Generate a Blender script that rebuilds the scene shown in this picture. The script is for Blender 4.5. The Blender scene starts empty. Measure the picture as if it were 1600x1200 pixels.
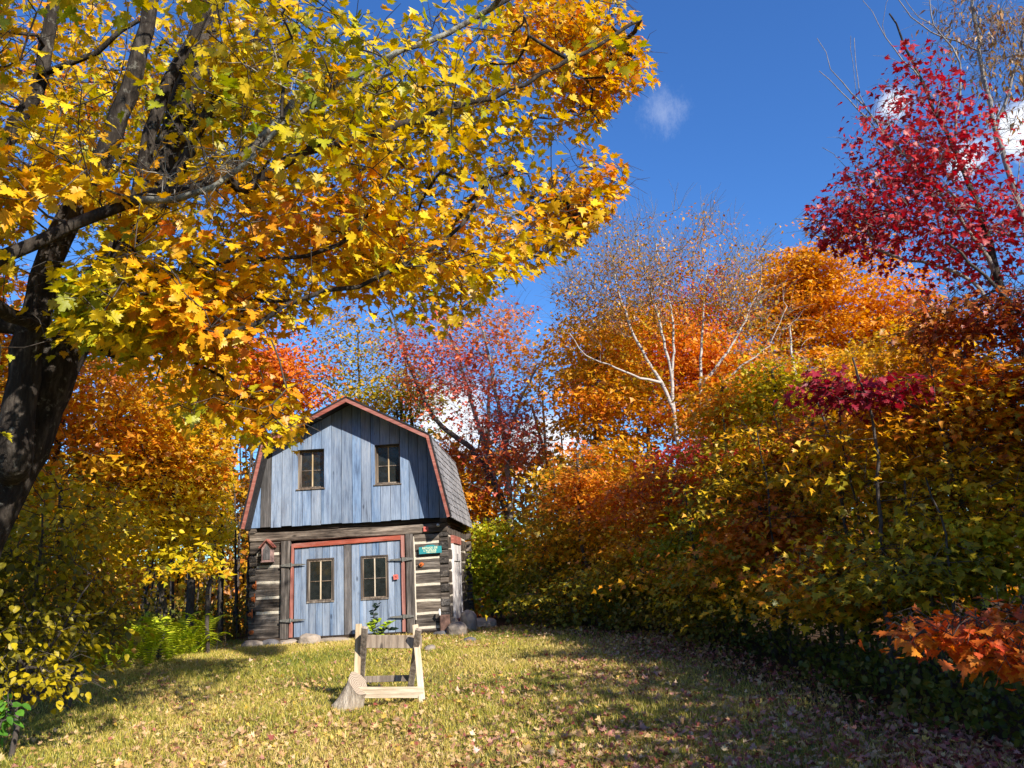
import bpy, math, random
import numpy as np
random.seed(7)
RS = np.random.RandomState(11)
SC = bpy.context.scene
COL = SC.collection

# ------------------------------------------------------------------ camera, sky, sun, exposure
F = 1240.0; PITCH = math.radians(13.4); ROLL = math.radians(-3.1); EYE = 1.6
cam_d = bpy.data.cameras.new('camera'); cam = bpy.data.objects.new('camera', cam_d); COL.objects.link(cam)
cam_d.sensor_width = 36.0; cam_d.lens = 36.0 * F / 1600.0
cam_d.clip_start = 0.05; cam_d.clip_end = 3000
cam.location = (0, 0, EYE)
from mathutils import Matrix, Vector
CM = (Matrix.Rotation(math.pi / 2 + PITCH, 3, 'X') @ Matrix.Rotation(ROLL, 3, 'Z'))
cam.rotation_euler = CM.to_euler()
SC.camera = cam
CMn = np.array(CM)

SUN_EL, SUN_AZ = math.radians(31), math.radians(139)      # azimuth clockwise from +Y
TO_SUN = np.array([math.sin(SUN_AZ) * math.cos(SUN_EL), math.cos(SUN_AZ) * math.cos(SUN_EL), math.sin(SUN_EL)])
sl = bpy.data.lights.new('sun', 'SUN'); sl.energy = 5.0; sl.angle = math.radians(0.53); sl.color = (1.0, 0.93, 0.82)
so = bpy.data.objects.new('sun', sl); COL.objects.link(so)
so.rotation_euler = Vector(TO_SUN).to_track_quat('Z', 'Y').to_euler()
SC.view_settings.view_transform = 'Standard'; SC.view_settings.look = 'None'
SC.view_settings.gamma = 1.0; SC.view_settings.use_curve_mapping = False
SC.view_settings.exposure = 0.86
SC.render.engine = 'CYCLES'
SC.cycles.max_bounces = 6; SC.cycles.diffuse_bounces = 3; SC.cycles.transmission_bounces = 3
SC.cycles.use_denoising = True


def ray(px, py):
    return CMn @ np.array([(px - 800.0) / F, (600.0 - py) / F, -1.0])


def at(px, py, Y):
    r = ray(px, py)
    return np.array([0, 0, EYE]) + r * (Y / r[1])


def proj(P):
    q = (np.asarray(P, float) - np.array([0, 0, EYE])) @ CMn
    z = -q[..., 2]
    z = np.where(np.abs(z) < 1e-3, 1e-3, z)
    return 800 + F * q[..., 0] / z, 600 - F * q[..., 1] / z, z


# world
W = bpy.data.worlds.new('World'); SC.world = W; W.use_nodes = True
nt = W.node_tree; nt.nodes.clear()
def N(tree, typ, **kw):
    n = tree.nodes.new(typ)
    for k, v in kw.items():
        setattr(n, k, v)
    return n
out = N(nt, 'ShaderNodeOutputWorld'); bg = N(nt, 'ShaderNodeBackground')
sky = N(nt, 'ShaderNodeTexSky', sky_type='NISHITA', sun_disc=False)
sky.sun_elevation = SUN_EL; sky.sun_rotation = SUN_AZ
sky.air_density = 1.15; sky.dust_density = 0.15; sky.ozone_density = 3.2; sky.altitude = 300
bg.inputs['Strength'].default_value = 0.085
tc = N(nt, 'ShaderNodeTexCoord')
def cloud_mask(tree, px, py, rad, scale, lo, hi, stretch=(1, 1, 1), det=7, rgh=.55):
    d = ray(px, py); d = d / np.linalg.norm(d)
    sub = N(tree, 'ShaderNodeVectorMath', operation='DISTANCE'); sub.inputs[1].default_value = d
    tree.links.new(tc.outputs['Generated'], sub.inputs[0])
    mr = N(tree, 'ShaderNodeMapRange'); mr.inputs['From Min'].default_value = rad; mr.inputs['From Max'].default_value = 0.0
    tree.links.new(sub.outputs['Value'], mr.inputs['Value'])
    mp = N(tree, 'ShaderNodeMapping'); mp.inputs['Scale'].default_value = stretch
    tree.links.new(tc.outputs['Generated'], mp.inputs['Vector'])
    no = N(tree, 'ShaderNodeTexNoise'); no.inputs['Scale'].default_value = scale; no.inputs['Detail'].default_value = det; no.inputs['Roughness'].default_value = rgh
    tree.links.new(mp.outputs['Vector'], no.inputs['Vector'])
    ad = N(tree, 'ShaderNodeMath', operation='ADD')
    tree.links.new(mr.outputs['Result'], ad.inputs[0]); tree.links.new(no.outputs['Fac'], ad.inputs[1])
    m2 = N(tree, 'ShaderNodeMapRange', interpolation_type='SMOOTHSTEP'); m2.inputs['From Min'].default_value = lo; m2.inputs['From Max'].default_value = hi
    tree.links.new(ad.outputs[0], m2.inputs['Value'])
    return m2.outputs['Result']
masks = [cloud_mask(nt, 705, 650, 0.12, 9, 0.95, 1.25, (1, 1, 2)), cloud_mask(nt, 850, 700, 0.12, 9, 0.95, 1.25, (1, 1, 2)),
         cloud_mask(nt, 1600, 200, 0.06, 22, 0.85, 1.25), cloud_mask(nt, 1505, 250, 0.05, 20, 0.95, 1.4), cloud_mask(nt, 1395, 160, 0.045, 20, 1.0, 1.5)]
cur = masks[0]
for m in masks[1:]:
    mx = N(nt, 'ShaderNodeMath', operation='MAXIMUM'); nt.links.new(cur, mx.inputs[0]); nt.links.new(m, mx.inputs[1]); cur = mx.outputs[0]
wis = cloud_mask(nt, 1036, 176, 0.085, 30, 1.08, 1.62, (1.3, 1, .7), 12, .8)
wm = N(nt, 'ShaderNodeMath', operation='MULTIPLY'); wm.inputs[1].default_value = 0.22; nt.links.new(wis, wm.inputs[0])
mx = N(nt, 'ShaderNodeMath', operation='MAXIMUM'); nt.links.new(cur, mx.inputs[0]); nt.links.new(wm.outputs[0], mx.inputs[1]); cur = mx.outputs[0]
mix = N(nt, 'ShaderNodeMix', data_type='RGBA'); nt.links.new(cur, mix.inputs['Factor'])
hs = N(nt, 'ShaderNodeHueSaturation'); hs.inputs['Saturation'].default_value = 1.12; hs.inputs['Hue'].default_value = 0.508
nt.links.new(sky.outputs['Color'], hs.inputs['Color'])
tint = N(nt, 'ShaderNodeMix', data_type='RGBA', blend_type='MULTIPLY'); tint.inputs['Factor'].default_value = 1.0
tint.inputs['B'].default_value = (0.62, 0.98, 1.32, 1); nt.links.new(hs.outputs['Color'], tint.inputs['A'])
nt.links.new(tint.outputs['Result'], mix.inputs['A'])
mix.inputs['B'].default_value = (7.4, 7.7, 8.3, 1)
nt.links.new(mix.outputs['Result'], bg.inputs['Color']); nt.links.new(bg.outputs[0], out.inputs['Surface'])

# ------------------------------------------------------------------ materials
def newmat(name):
    m = bpy.data.materials.new(name); m.use_nodes = True
    t = m.node_tree; t.nodes.clear()
    o = N(t, 'ShaderNodeOutputMaterial')
    return m, t, o

def ramp(t, fac, stops):
    r = N(t, 'ShaderNodeValToRGB'); t.links.new(fac, r.inputs['Fac'])
    e = r.color_ramp.elements
    while len(e) < len(stops): e.new(0.5)
    for el, (p, c) in zip(e, stops):
        el.position = p; el.color = (c[0], c[1], c[2], 1)
    return r.outputs['Color']

def noise(t, vec, scale, detail=5, rough=0.55, st=(1, 1, 1), off=None):
    mp = N(t, 'ShaderNodeMapping'); mp.inputs['Scale'].default_value = st
    t.links.new(vec, mp.inputs['Vector'])
    v = mp.outputs['Vector']
    if off is not None:
        a = N(t, 'ShaderNodeVectorMath', operation='ADD'); t.links.new(v, a.inputs[0]); t.links.new(off, a.inputs[1]); v = a.outputs[0]
    n = N(t, 'ShaderNodeTexNoise'); n.inputs['Scale'].default_value = scale; n.inputs['Detail'].default_value = detail
    n.inputs['Roughness'].default_value = rough
    t.links.new(v, n.inputs['Vector'])
    return n.outputs['Fac']

def rnd_off(t, k=37.0):
    oi = N(t, 'ShaderNodeObjectInfo'); m = N(t, 'ShaderNodeMath', operation='MULTIPLY'); m.inputs[1].default_value = k
    t.links.new(oi.outputs['Random'], m.inputs[0])
    c = N(t, 'ShaderNodeCombineXYZ')
    for i in range(3): t.links.new(m.outputs[0], c.inputs[i])
    return c.outputs[0], oi.outputs['Random']

def mixc(t, fac, a, b, typ='MIX'):
    m = N(t, 'ShaderNodeMix', data_type='RGBA', blend_type=typ)
    if isinstance(fac, float): m.inputs['Factor'].default_value = fac
    else: t.links.new(fac, m.inputs['Factor'])
    for k, v in (('A', a), ('B', b)):
        if isinstance(v, tuple): m.inputs[k].default_value = (*v, 1)
        else: t.links.new(v, m.inputs[k])
    return m.outputs['Result']

def maprange(t, v, a, b, c=0.0, d=1.0):
    m = N(t, 'ShaderNodeMapRange'); t.links.new(v, m.inputs['Value'])
    m.inputs['From Min'].default_value = a; m.inputs['From Max'].default_value = b
    m.inputs['To Min'].default_value = c; m.inputs['To Max'].default_value = d
    return m.outputs['Result']

def bump(t, h, strength, dist=0.01):
    b = N(t, 'ShaderNodeBump'); b.inputs['Strength'].default_value = strength; b.inputs['Distance'].default_value = dist
    t.links.new(h, b.inputs['Height']); return b.outputs['Normal']

def bsdf(t, o, col, rough=0.8, nrm=None, spec=0.3):
    p = N(t, 'ShaderNodeBsdfPrincipled')
    if isinstance(col, tuple): p.inputs['Base Color'].default_value = (*col, 1)
    else: t.links.new(col, p.inputs['Base Color'])
    p.inputs['Roughness'].default_value = rough
    p.inputs['Specular IOR Level'].default_value = spec
    if nrm is not None: t.links.new(nrm, p.inputs['Normal'])
    t.links.new(p.outputs[0], o.inputs['Surface'])
    return p

def wood_mat(name, stops, axis, paint=None, grime=(0.05, 0.045, 0.04), gr=0.45, bstr=0.6, dark_knots=True, crack=0.6):
    """weathered wood: grain stretched along one local axis, each board with its own tone"""
    m, t, o = newmat(name)
    tcn = N(t, 'ShaderNodeTexCoord'); vec = tcn.outputs['Object']
    off, rnd = rnd_off(t)
    st = {'X': (0.06, 1, 1), 'Y': (1, 0.06, 1), 'Z': (1, 1, 0.06)}[axis]
    g1 = noise(t, vec, 26, 6, 0.65, st, off); g2 = noise(t, vec, 90, 4, 0.6, st, off)
    big = noise(t, vec, 3.2, 4, 0.6, {'X': (.35, 1, 1), 'Y': (1, .35, 1), 'Z': (1, 1, .35)}[axis], off)
    ad = N(t, 'ShaderNodeMath', operation='MULTIPLY_ADD'); t.links.new(g1, ad.inputs[0]); ad.inputs[1].default_value = 0.6
    bm = N(t, 'ShaderNodeMath', operation='MULTIPLY'); t.links.new(big, bm.inputs[0]); bm.inputs[1].default_value = 0.4
    t.links.new(bm.outputs[0], ad.inputs[2])
    col = ramp(t, maprange(t, ad.outputs[0], .30, .70, .02, .98), stops)
    # tone of the board
    hv = N(t, 'ShaderNodeHueSaturation'); t.links.new(col, hv.inputs['Color'])
    t.links.new(maprange(t, rnd, 0, 1, 0.78, 1.16), hv.inputs['Value'])
    sm = N(t, 'ShaderNodeMath', operation='FRACT'); m7 = N(t, 'ShaderNodeMath', operation='MULTIPLY'); m7.inputs[1].default_value = 7.3
    t.links.new(rnd, m7.inputs[0]); t.links.new(m7.outputs[0], sm.inputs[0])
    t.links.new(maprange(t, sm.outputs[0], 0, 1, 0.75, 1.2), hv.inputs['Saturation'])
    col = hv.outputs['Color']
    if paint:
        wn = noise(t, vec, 7, 6, 0.7, {'X': (.25, 1, 1), 'Y': (1, .25, 1), 'Z': (1, 1, .22)}[axis], off)
        col = mixc(t, maprange(t, wn, 0.52, 0.72, 0, 0.8), col, paint)
    cr = maprange(t, g2, 0.30, 0.44, crack, 0)
    col = mixc(t, cr, col, grime)
    if dark_knots:
        vo = N(t, 'ShaderNodeTexVoronoi'); vo.inputs['Scale'].default_value = 3.2
        mp = N(t, 'ShaderNodeMapping'); mp.inputs['Scale'].default_value = {'X': (.5, 1.3, 1.3), 'Y': (1.3, .5, 1.3), 'Z': (1.3, 1.3, .5)}[axis]
        t.links.new(vec, mp.inputs['Vector'])
        a = N(t, 'ShaderNodeVectorMath', operation='ADD'); t.links.new(mp.outputs[0], a.inputs[0]); t.links.new(off, a.inputs[1])
        t.links.new(a.outputs[0], vo.inputs['Vector'])
        col = mixc(t, maprange(t, vo.outputs['Distance'], 0.05, 0.11, 0.75, 0), col, tuple(c * .5 for c in grime))
    n = bump(t, g1, bstr, 0.012)
    bsdf(t, o, col, 0.85, n, 0.2)
    return m

M = {}
M['blue_plank'] = wood_mat('blue_plank', [(0.12, (.055, .076, .118)), (0.34, (.145, .198, .295)), (0.58, (.21, .28, .395)), (0.86, (.30, .352, .44))], 'Z', paint=(.22, .25, .31), grime=(.05, .07, .12), crack=0.55)
M['grey_plank'] = wood_mat('grey_plank', [(0.3, (.07, .066, .066)), (0.6, (.15, .14, .14)), (0.8, (.24, .22, .21))], 'Z')
M['log'] = wood_mat('log', [(0.18, (.018, .014, .012)), (0.40, (.065, .051, .041)), (0.62, (.145, .117, .094)), (0.88, (.33, .275, .225))], 'X', grime=(.012, .010, .009), bstr=1.0, crack=0.9)
M['log_end'] = wood_mat('log_end', [(0.3, (.022, .020, .018)), (0.6, (.075, .065, .058)), (0.8, (.16, .14, .12))], 'Y', grime=(.01, .009, .008), bstr=1.0, crack=0.9)
M['sill_log'] = wood_mat('sill_log', [(0.3, (.018, .012, .010)), (0.6, (.05, .036, .028)), (0.8, (.10, .078, .06))], 'X', grime=(.008, .006, .005))
M['post'] = wood_mat('post', [(0.3, (.05, .044, .04)), (0.55, (.12, .105, .095)), (0.78, (.24, .21, .19))], 'Z', crack=.7)
M['coral'] = wood_mat('coral', [(0.3, (.22, .075, .058)), (0.55, (.34, .125, .098)), (0.8, (.44, .20, .165))], 'X', paint=(.33, .18, .15), grime=(.12, .05, .04), dark_knots=False, crack=.4)
M['coral_z'] = wood_mat('coral_z', [(0.3, (.23, .078, .06)), (0.55, (.35, .13, .10)), (0.8, (.45, .21, .17))], 'Z', paint=(.36, .2, .16), grime=(.12, .05, .04), dark_knots=False, crack=.4)
M['shingle'] = wood_mat('shingle', [(0.3, (.10, .10, .105)), (0.55, (.21, .205, .21)), (0.8, (.36, .35, .35))], 'Z', dark_knots=False)
M['dark_wood'] = wood_mat('dark_wood', [(0.3, (.012, .011, .012)), (0.8, (.05, .045, .045))], 'X', dark_knots=False)
M['pine'] = wood_mat('pine', [(0.3, (.36, .27, .17)), (0.55, (.56, .45, .31)), (0.8, (.68, .58, .44))], 'X', grime=(.2, .14, .09), crack=.35)
M['pine_z'] = wood_mat('pine_z', [(0.3, (.36, .27, .17)), (0.55, (.54, .43, .29)), (0.8, (.66, .56, .42))], 'Z', grime=(.2, .14, .09), crack=.35)
M['old_pine'] = wood_mat('old_pine', [(0.3, (.16, .12, .09)), (0.55, (.30, .235, .18)), (0.8, (.44, .36, .28))], 'Z', crack=.45)
M['sash'] = wood_mat('sash', [(0.3, (.08, .06, .045)), (0.55, (.17, .13, .10)), (0.8, (.30, .25, .19))], 'Z', dark_knots=False, crack=.4)
M['sash_dark_and_shade'] = wood_mat('sash_dark_and_shade', [(0.3, (.05, .04, .035)), (0.8, (.15, .12, .10))], 'Z', dark_knots=False, crack=.4)  # dark brown casings; also the painted shade of the upper window reveals
M['pale_door'] = wood_mat('pale_door', [(0.3, (.42, .38, .36)), (0.55, (.60, .57, .55)), (0.8, (.70, .69, .70))], 'Z', grime=(.2, .13, .10), crack=.5)

def simple(name, col, rough=0.8, var=0.3, scale=8, bstr=0.3, metal=0.0, spec=.3):
    m, t, o = newmat(name)
    tcn = N(t, 'ShaderNodeTexCoord'); n = noise(t, tcn.outputs['Object'], scale, 6, .6)
    n2 = noise(t, tcn.outputs['Object'], scale * 5, 4, .6)
    c = ramp(t, n, [(0.25, tuple(x * (1 - var) for x in col)), (0.5, col), (0.78, tuple(min(1, x * (1 + var)) for x in col))])
    p = bsdf(t, o, c, rough, bump(t, n2, bstr, .01), spec); p.inputs['Metallic'].default_value = metal
    return m
M['chinking'] = simple('chinking', (.58, .52, .42), .9, .15, 14, .8)
M['iron'] = simple('iron', (.17, .165, .15), .6, .5, 20, .4, .4)
M['rust'] = simple('rust', (.50, .13, .03), .8, .55, 22, .6)
M['plate_red'] = simple('plate_red', (.58, .13, .10), .6, .12, 10, .1)
M['teal'] = simple('teal', (.03, .24, .26), .5, .12, 6, .1)
M['letter'] = simple('letter', (.75, .78, .52), .6, .05, 6, .0)
M['emblem'] = simple('emblem', (.12, .015, .015), .6, .1, 6, .0)
M['white_glaze'] = simple('white_glaze', (.75, .74, .72), .3, .1, 6, .0)
M['dark_inside'] = simple('dark_inside', (.012, .011, .010), .95, .2, 3, .0)  # near-black colour stands for the unlit inside
M['stone'] = simple('stone', (.23, .19, .155), .9, .45, 5, .9)
M['stone_pale'] = simple('stone_pale', (.31, .255, .205), .9, .3, 6, .7)
M['stone_dark'] = simple('stone_dark', (.11, .105, .11), .9, .4, 7, .9)
M['bird_wood'] = simple('bird_wood', (.30, .19, .17), .85, .4, 14, .4)

# glass: dusty dark pane
m, t, o = newmat('pane'); M['pane'] = m
tcn = N(t, 'ShaderNodeTexCoord'); n = noise(t, tcn.outputs['Object'], 9, 5, .6)
c = ramp(t, n, [(.3, (.008, .010, .010)), (.75, (.024, .027, .026))])
p = bsdf(t, o, c, 0.07, None, 0.6)
pn = noise(t, tcn.outputs['Object'], 3, 2, .5); t.links.new(bump(t, pn, .05, .02), p.inputs['Normal'])

def leaf_mat(name, trans=0.42, gloss=0.025):
    m, t, o = newmat(name)
    at_ = N(t, 'ShaderNodeAttribute', attribute_name='col')
    tcn = N(t, 'ShaderNodeTexCoord'); n = noise(t, tcn.outputs['Object'], 30, 3, .6)
    hv = N(t, 'ShaderNodeHueSaturation'); t.links.new(at_.outputs['Color'], hv.inputs['Color'])
    t.links.new(maprange(t, n, .3, .7, .8, 1.15), hv.inputs['Value'])
    d = N(t, 'ShaderNodeBsdfDiffuse'); tr = N(t, 'ShaderNodeBsdfTranslucent'); g = N(t, 'ShaderNodeBsdfGlossy')
    g.inputs['Roughness'].default_value = .45; g.inputs['Color'].default_value = (.9, .9, .9, 1)
    hs = N(t, 'ShaderNodeHueSaturation'); hs.inputs['Saturation'].default_value = 1.08; t.links.new(hv.outputs[0], hs.inputs['Color'])
    t.links.new(hv.outputs[0], d.inputs['Color']); t.links.new(hs.outputs[0], tr.inputs['Color'])
    m1 = N(t, 'ShaderNodeMixShader'); m1.inputs[0].default_value = trans
    t.links.new(d.outputs[0], m1.inputs[1]); t.links.new(tr.outputs[0], m1.inputs[2])
    m2 = N(t, 'ShaderNodeMixShader'); m2.inputs[0].default_value = gloss
    t.links.new(m1.outputs[0], m2.inputs[1]); t.links.new(g.outputs[0], m2.inputs[2])
    t.links.new(m2.outputs[0], o.inputs['Surface'])
    return m
M['leaf'] = leaf_mat('leaf')
M['blade'] = leaf_mat('blade', .3, .03)
M['litter'] = leaf_mat('litter', .12, .04)

def bark_mat(name, stops, lichen=None, st=(1, 1, .25), sc=14, lf=(0.58, .66), bs=1.0):
    m, t, o = newmat(name)
    tcn = N(t, 'ShaderNodeTexCoord'); v = tcn.outputs['Object']
    a = noise(t, v, sc, 7, .7, st); b = noise(t, v, 11 if name == 'bark' else 5, 7, .7)
    c = ramp(t, a, stops)
    if lichen: c = mixc(t, maprange(t, b, lf[0], lf[1], 0, .5 if name == 'bark' else .85), c, lichen)
    bsdf(t, o, c, .9, bump(t, a, bs, .03), .15)
    return m
M['bark'] = bark_mat('bark', [(.3, (.010, .008, .007)), (.5, (.034, .027, .022)), (.72, (.105, .088, .072))], (.26, .25, .21))
M['bark_lichen'] = bark_mat('bark_lichen', [(.3, (.025, .02, .018)), (.5, (.09, .078, .066)), (.72, (.22, .20, .17))], (.36, .36, .30), (1, 1, 1), 16, (.45, .6))
M['bark_thin'] = bark_mat('bark_thin', [(.3, (.03, .024, .02)), (.7, (.12, .10, .085))], None, (1, 1, .5), 20, bs=.4)
M['bark_grey'] = bark_mat('bark_grey', [(.3, (.12, .105, .095)), (.7, (.34, .31, .28))], None, (1, 1, .5), 18, bs=.4)
M['birch'] = bark_mat('birch', [(.36, (.06, .045, .04)), (.46, (.40, .36, .32)), (.8, (.64, .60, .55))], (.40, .33, .27), (.35, .35, 2.2), 9, (.5, .7), .4)
M['dead_twig'] = bark_mat('dead_twig', [(.3, (.16, .14, .115)), (.7, (.42, .38, .31))], None, (1, 1, .5), 20, bs=.3)

# ground
m, t, o = newmat('ground'); M['ground'] = m
tcn = N(t, 'ShaderNodeTexCoord'); v = tcn.outputs['Object']
n1 = noise(t, v, .9, 5, .6); n2 = noise(t, v, 14, 6, .7); n3 = noise(t, v, 60, 4, .7)
lawn = ramp(t, n2, [(.3, (.10, .085, .035)), (.45, (.20, .175, .06)), (.6, (.30, .24, .09)), (.75, (.34, .22, .10))])
lawn = mixc(t, maprange(t, n1, .42, .62, 0, .6), lawn, (.12, .14, .03))
soil = ramp(t, n3, [(.3, (.025, .018, .012)), (.5, (.07, .045, .028)), (.75, (.17, .10, .055))])
at_ = N(t, 'ShaderNodeAttribute', attribute_name='forest')
ms = N(t, 'ShaderNodeMath', operation='ADD'); t.links.new(at_.outputs['Fac'], ms.inputs[0])
t.links.new(maprange(t, n2, .3, .7, -.3, .3), ms.inputs[1])
col = mixc(t, maprange(t, ms.outputs[0], .35, .65, 0, 1), lawn, soil)
bsdf(t, o, col, .95, bump(t, n3, 1.0, .03), .1)

# ------------------------------------------------------------------ mesh helpers
def tag(o, label=None, cat=None, group=None, kind=None):
    if label: o['label'] = label
    if cat: o['category'] = cat
    if group: o['group'] = group
    if kind: o['kind'] = kind
    return o

def empty(name, loc=(0, 0, 0), **kw):
    o = bpy.data.objects.new(name, None); COL.objects.link(o); o.location = loc
    o.empty_display_size = .1
    return tag(o, **kw)

def link(name, me, parent=None, loc=None, rot=None):
    o = bpy.data.objects.new(name, me); COL.objects.link(o)
    if parent is not None: o.parent = parent
    if loc is not None: o.location = loc
    if rot is not None: o.rotation_euler = rot
    return o

def npmesh(name, V, Fc, mat, col=None, smooth=False):
    """V (n,3); Fc (m,k) one face size; col (n,3) per vertex"""
    V = np.asarray(V, np.float32); Fc = np.asarray(Fc, np.int32)
    me = bpy.data.meshes.new(name); k = Fc.shape[1]
    me.vertices.add(len(V)); me.vertices.foreach_set('co', V.ravel())
    me.loops.add(Fc.size); me.loops.foreach_set('vertex_index', Fc.ravel())
    me.polygons.add(len(Fc)); me.polygons.foreach_set('loop_start', np.arange(0, Fc.size, k, dtype=np.int32))
    me.polygons.foreach_set('loop_total', np.full(len(Fc), k, np.int32))
    if smooth: me.polygons.foreach_set('use_smooth', np.ones(len(Fc), bool))
    me.update(calc_edges=True)
    if col is not None:
        a = me.attributes.new('col', 'FLOAT_COLOR', 'POINT')
        a.data.foreach_set('color', np.hstack([col, np.ones((len(V), 1))]).astype(np.float32).ravel())
    me.materials.append(mat)
    return me

def pymesh(name, V, Fc, mat, smooth=False):
    me = bpy.data.meshes.new(name); me.from_pydata([tuple(map(float, v)) for v in V], [], Fc); me.update()
    if smooth:
        for p in me.polygons: p.use_smooth = True
    me.materials.append(mat); return me

def smooth_noise(P, s=1.0, seed=0):
    """cheap smooth 3-D noise in about [-1,1]"""
    r = np.random.RandomState(1000 + seed); out = np.zeros(len(P))
    for k, amp in ((1.0, 1.0), (2.1, .5), (4.3, .25)):
        for _ in range(3):
            d = r.normal(size=3); d /= np.linalg.norm(d)
            out += amp / 3 * 1.7 * np.sin(P @ d * s * k + r.uniform(0, 6.28))
    return out / 1.75

def box_mesh(name, x0, x1, y0, y1, z0, z1, mat, bev=0.0, jit=0.0, seg=1, axis=0, seed=0):
    """a board: box subdivided along an axis with slightly uneven sides and bevelled long edges"""
    lo = np.array([x0, y0, z0], float); hi = np.array([x1, y1, z1], float)
    ax = axis; b, c = [(1, 2), (2, 0), (0, 1)][ax]
    if bev > 0:
        prof = []
        for (sb, sc_) in ((-1, -1), (1, -1), (1, 1), (-1, 1)):
            B = (lo[b] if sb < 0 else hi[b]); Cc = (lo[c] if sc_ < 0 else hi[c])
            p1 = (B, Cc - sc_ * bev); p2 = (B - sb * bev, Cc)
            prof += [p1, p2] if (sb * sc_) < 0 else [p2, p1]
        # order counterclockwise
        pts = np.array(prof); cen = pts.mean(0); ang = np.arctan2(pts[:, 1] - cen[1], pts[:, 0] - cen[0]); pts = pts[np.argsort(ang)]
    else:
        pts = np.array([(lo[b], lo[c]), (hi[b], lo[c]), (hi[b], hi[c]), (lo[b], hi[c])])
    n = len(pts); V = []
    for i in range(seg + 1):
        a = lo[ax] + (hi[ax] - lo[ax]) * i / seg
        for q in pts:
            v = np.zeros(3); v[ax] = a; v[b] = q[0]; v[c] = q[1]; V.append(v)
    V = np.array(V)
    if jit > 0:
        for d in (b, c):
            V[:, d] += jit * smooth_noise(V + seed * 3.7, 5.0, seed + d)
    Fc = []
    for i in range(seg):
        for j in range(n):
            k = (j + 1) % n
            Fc.append((i * n + j, i * n + k, (i + 1) * n + k, (i + 1) * n + j))
    Fc.append(tuple(range(n - 1, -1, -1))); Fc.append(tuple(range(seg * n, seg * n + n)))
    return pymesh(name, V, Fc, mat)

def board(name, parent, x0, x1, y0, y1, z0, z1, mat, **kw):
    return link(name, box_mesh(name, x0, x1, y0, y1, z0, z1, mat, **kw), parent)

def prism(name, parent, poly, y0, y1, mat):
    """polygon in x-z extruded along y"""
    n = len(poly); V = [(x, y0, z) for x, z in poly] + [(x, y1, z) for x, z in poly]
    Fc = [tuple(range(n)), tuple(range(2 * n - 1, n - 1, -1))] + [(i, i + n, (i + 1) % n + n, (i + 1) % n) for i in range(n)]
    return link(name, pymesh(name, V, Fc, mat), parent)

class Tubes:
    def __init__(s): s.V = []; s.F = []; s.n = 0
    def add(s, P, R, sides=6, rough=0.0, seed=0, cap=True):
        P = np.asarray(P, float); R = np.asarray(R, float)
        if len(P) < 2: return
        T = np.gradient(P, axis=0); T /= np.linalg.norm(T, axis=1)[:, None] + 1e-9
        u = np.cross(T[0], [0.31, .87, .13]); u /= np.linalg.norm(u)
        U = []
        for tt in T:
            u = u - tt * (u @ tt); u /= np.linalg.norm(u) + 1e-9; U.append(u)
        U = np.array(U); Wv = np.cross(T, U)
        a = np.arange(sides) * 2 * math.pi / sides
        ring = np.cos(a)[None, :, None] * U[:, None, :] + np.sin(a)[None, :, None] * Wv[:, None, :]
        rr = np.repeat(R[:, None], sides, 1)
        if rough > 0:
            flat = (P[:, None, :] + ring * R[:, None, None]).reshape(-1, 3)
            rr = rr * (1 + rough * smooth_noise(flat, 7, seed).reshape(rr.shape) + rough * .8 * np.sin(a * 5 + seed)[None, :])
        V = (P[:, None, :] + ring * rr[:, :, None]).reshape(-1, 3)
        i = np.arange(len(P) - 1)[:, None] * sides; j = np.arange(sides)[None, :]; k = (j + 1) % sides
        Fq = np.stack([i + j, i + k, i + sides + k, i + sides + j], -1).reshape(-1, 4) + s.n
        s.V.append(V); s.F.append(Fq); s.n += len(V)
    def mesh(s, name, mat):
        return npmesh(name, np.vstack(s.V), np.vstack(s.F), mat, smooth=True)

# ------------------------------------------------------------------ terrain
def sstep(x, a, b):
    t = np.clip((np.asarray(x, float) - a) / (b - a), 0, 1); return t * t * (3 - 2 * t)
def gz(x, y):
    x = np.asarray(x, float); y = np.asarray(y, float)
    z = 0.46 * sstep(y, 4.5, 17.5)
    z = z - 0.25 * sstep(y, 20, 30) + 6.0 * sstep(y, 34, 120)
    z = z - 0.35 * sstep(x, 2.5, 9) - .25 * sstep(-x, 7, 14)
    z = z + .02 * np.sin(x * 1.3 + y * .7) + .015 * np.sin(x * 2.9 - y * 2.1)
    return z
def xr(y): return np.interp(y, [0, 5, 7.7, 11, 14, 16, 18, 20], [3.6, 3.4, 3.35, 3.0, 2.1, 1.0, -.2, -1.0])
def xl(y): return np.interp(y, [0, 5, 7.5, 11, 13, 15, 17, 20], [-4.2, -4.4, -5.1, -6.2, -6.5, -6.7, -6.9, -6.4])
g = lambda a, b, n: np.linspace(a, b, n)
xs = np.unique(np.concatenate([[-900, -400, -150, -80], g(-50, -14, 13), g(-14, 12, 131), g(12, 50, 13), [80, 150, 400, 900]]))
ys = np.unique(np.concatenate([[-900, -400, -150, -60], g(-30, 0, 13), g(0, 26, 131), g(26, 70, 13), [100, 150, 400, 900]]))
X, Y = np.meshgrid(xs, ys); Z = gz(X, Y)
V = np.stack([X, Y, Z], -1).reshape(-1, 3); nx = len(xs)
I = (np.arange(len(ys) - 1)[:, None] * nx + np.arange(nx - 1)[None, :])
Fq = np.stack([I, I + 1, I + nx + 1, I + nx], -1).reshape(-1, 4)
gme = npmesh('ground', V, Fq, M['ground'], smooth=True)
fx = np.clip(np.maximum(sstep(V[:, 0] - xr(V[:, 1]), -1.5, .5), np.maximum(sstep(xl(V[:, 1]) - V[:, 0], -.3, .6), sstep(V[:, 1], 20.5, 22))), 0, 1)
a = gme.attributes.new('forest', 'FLOAT', 'POINT'); a.data.foreach_set('value', fx.astype(np.float32))
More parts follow.
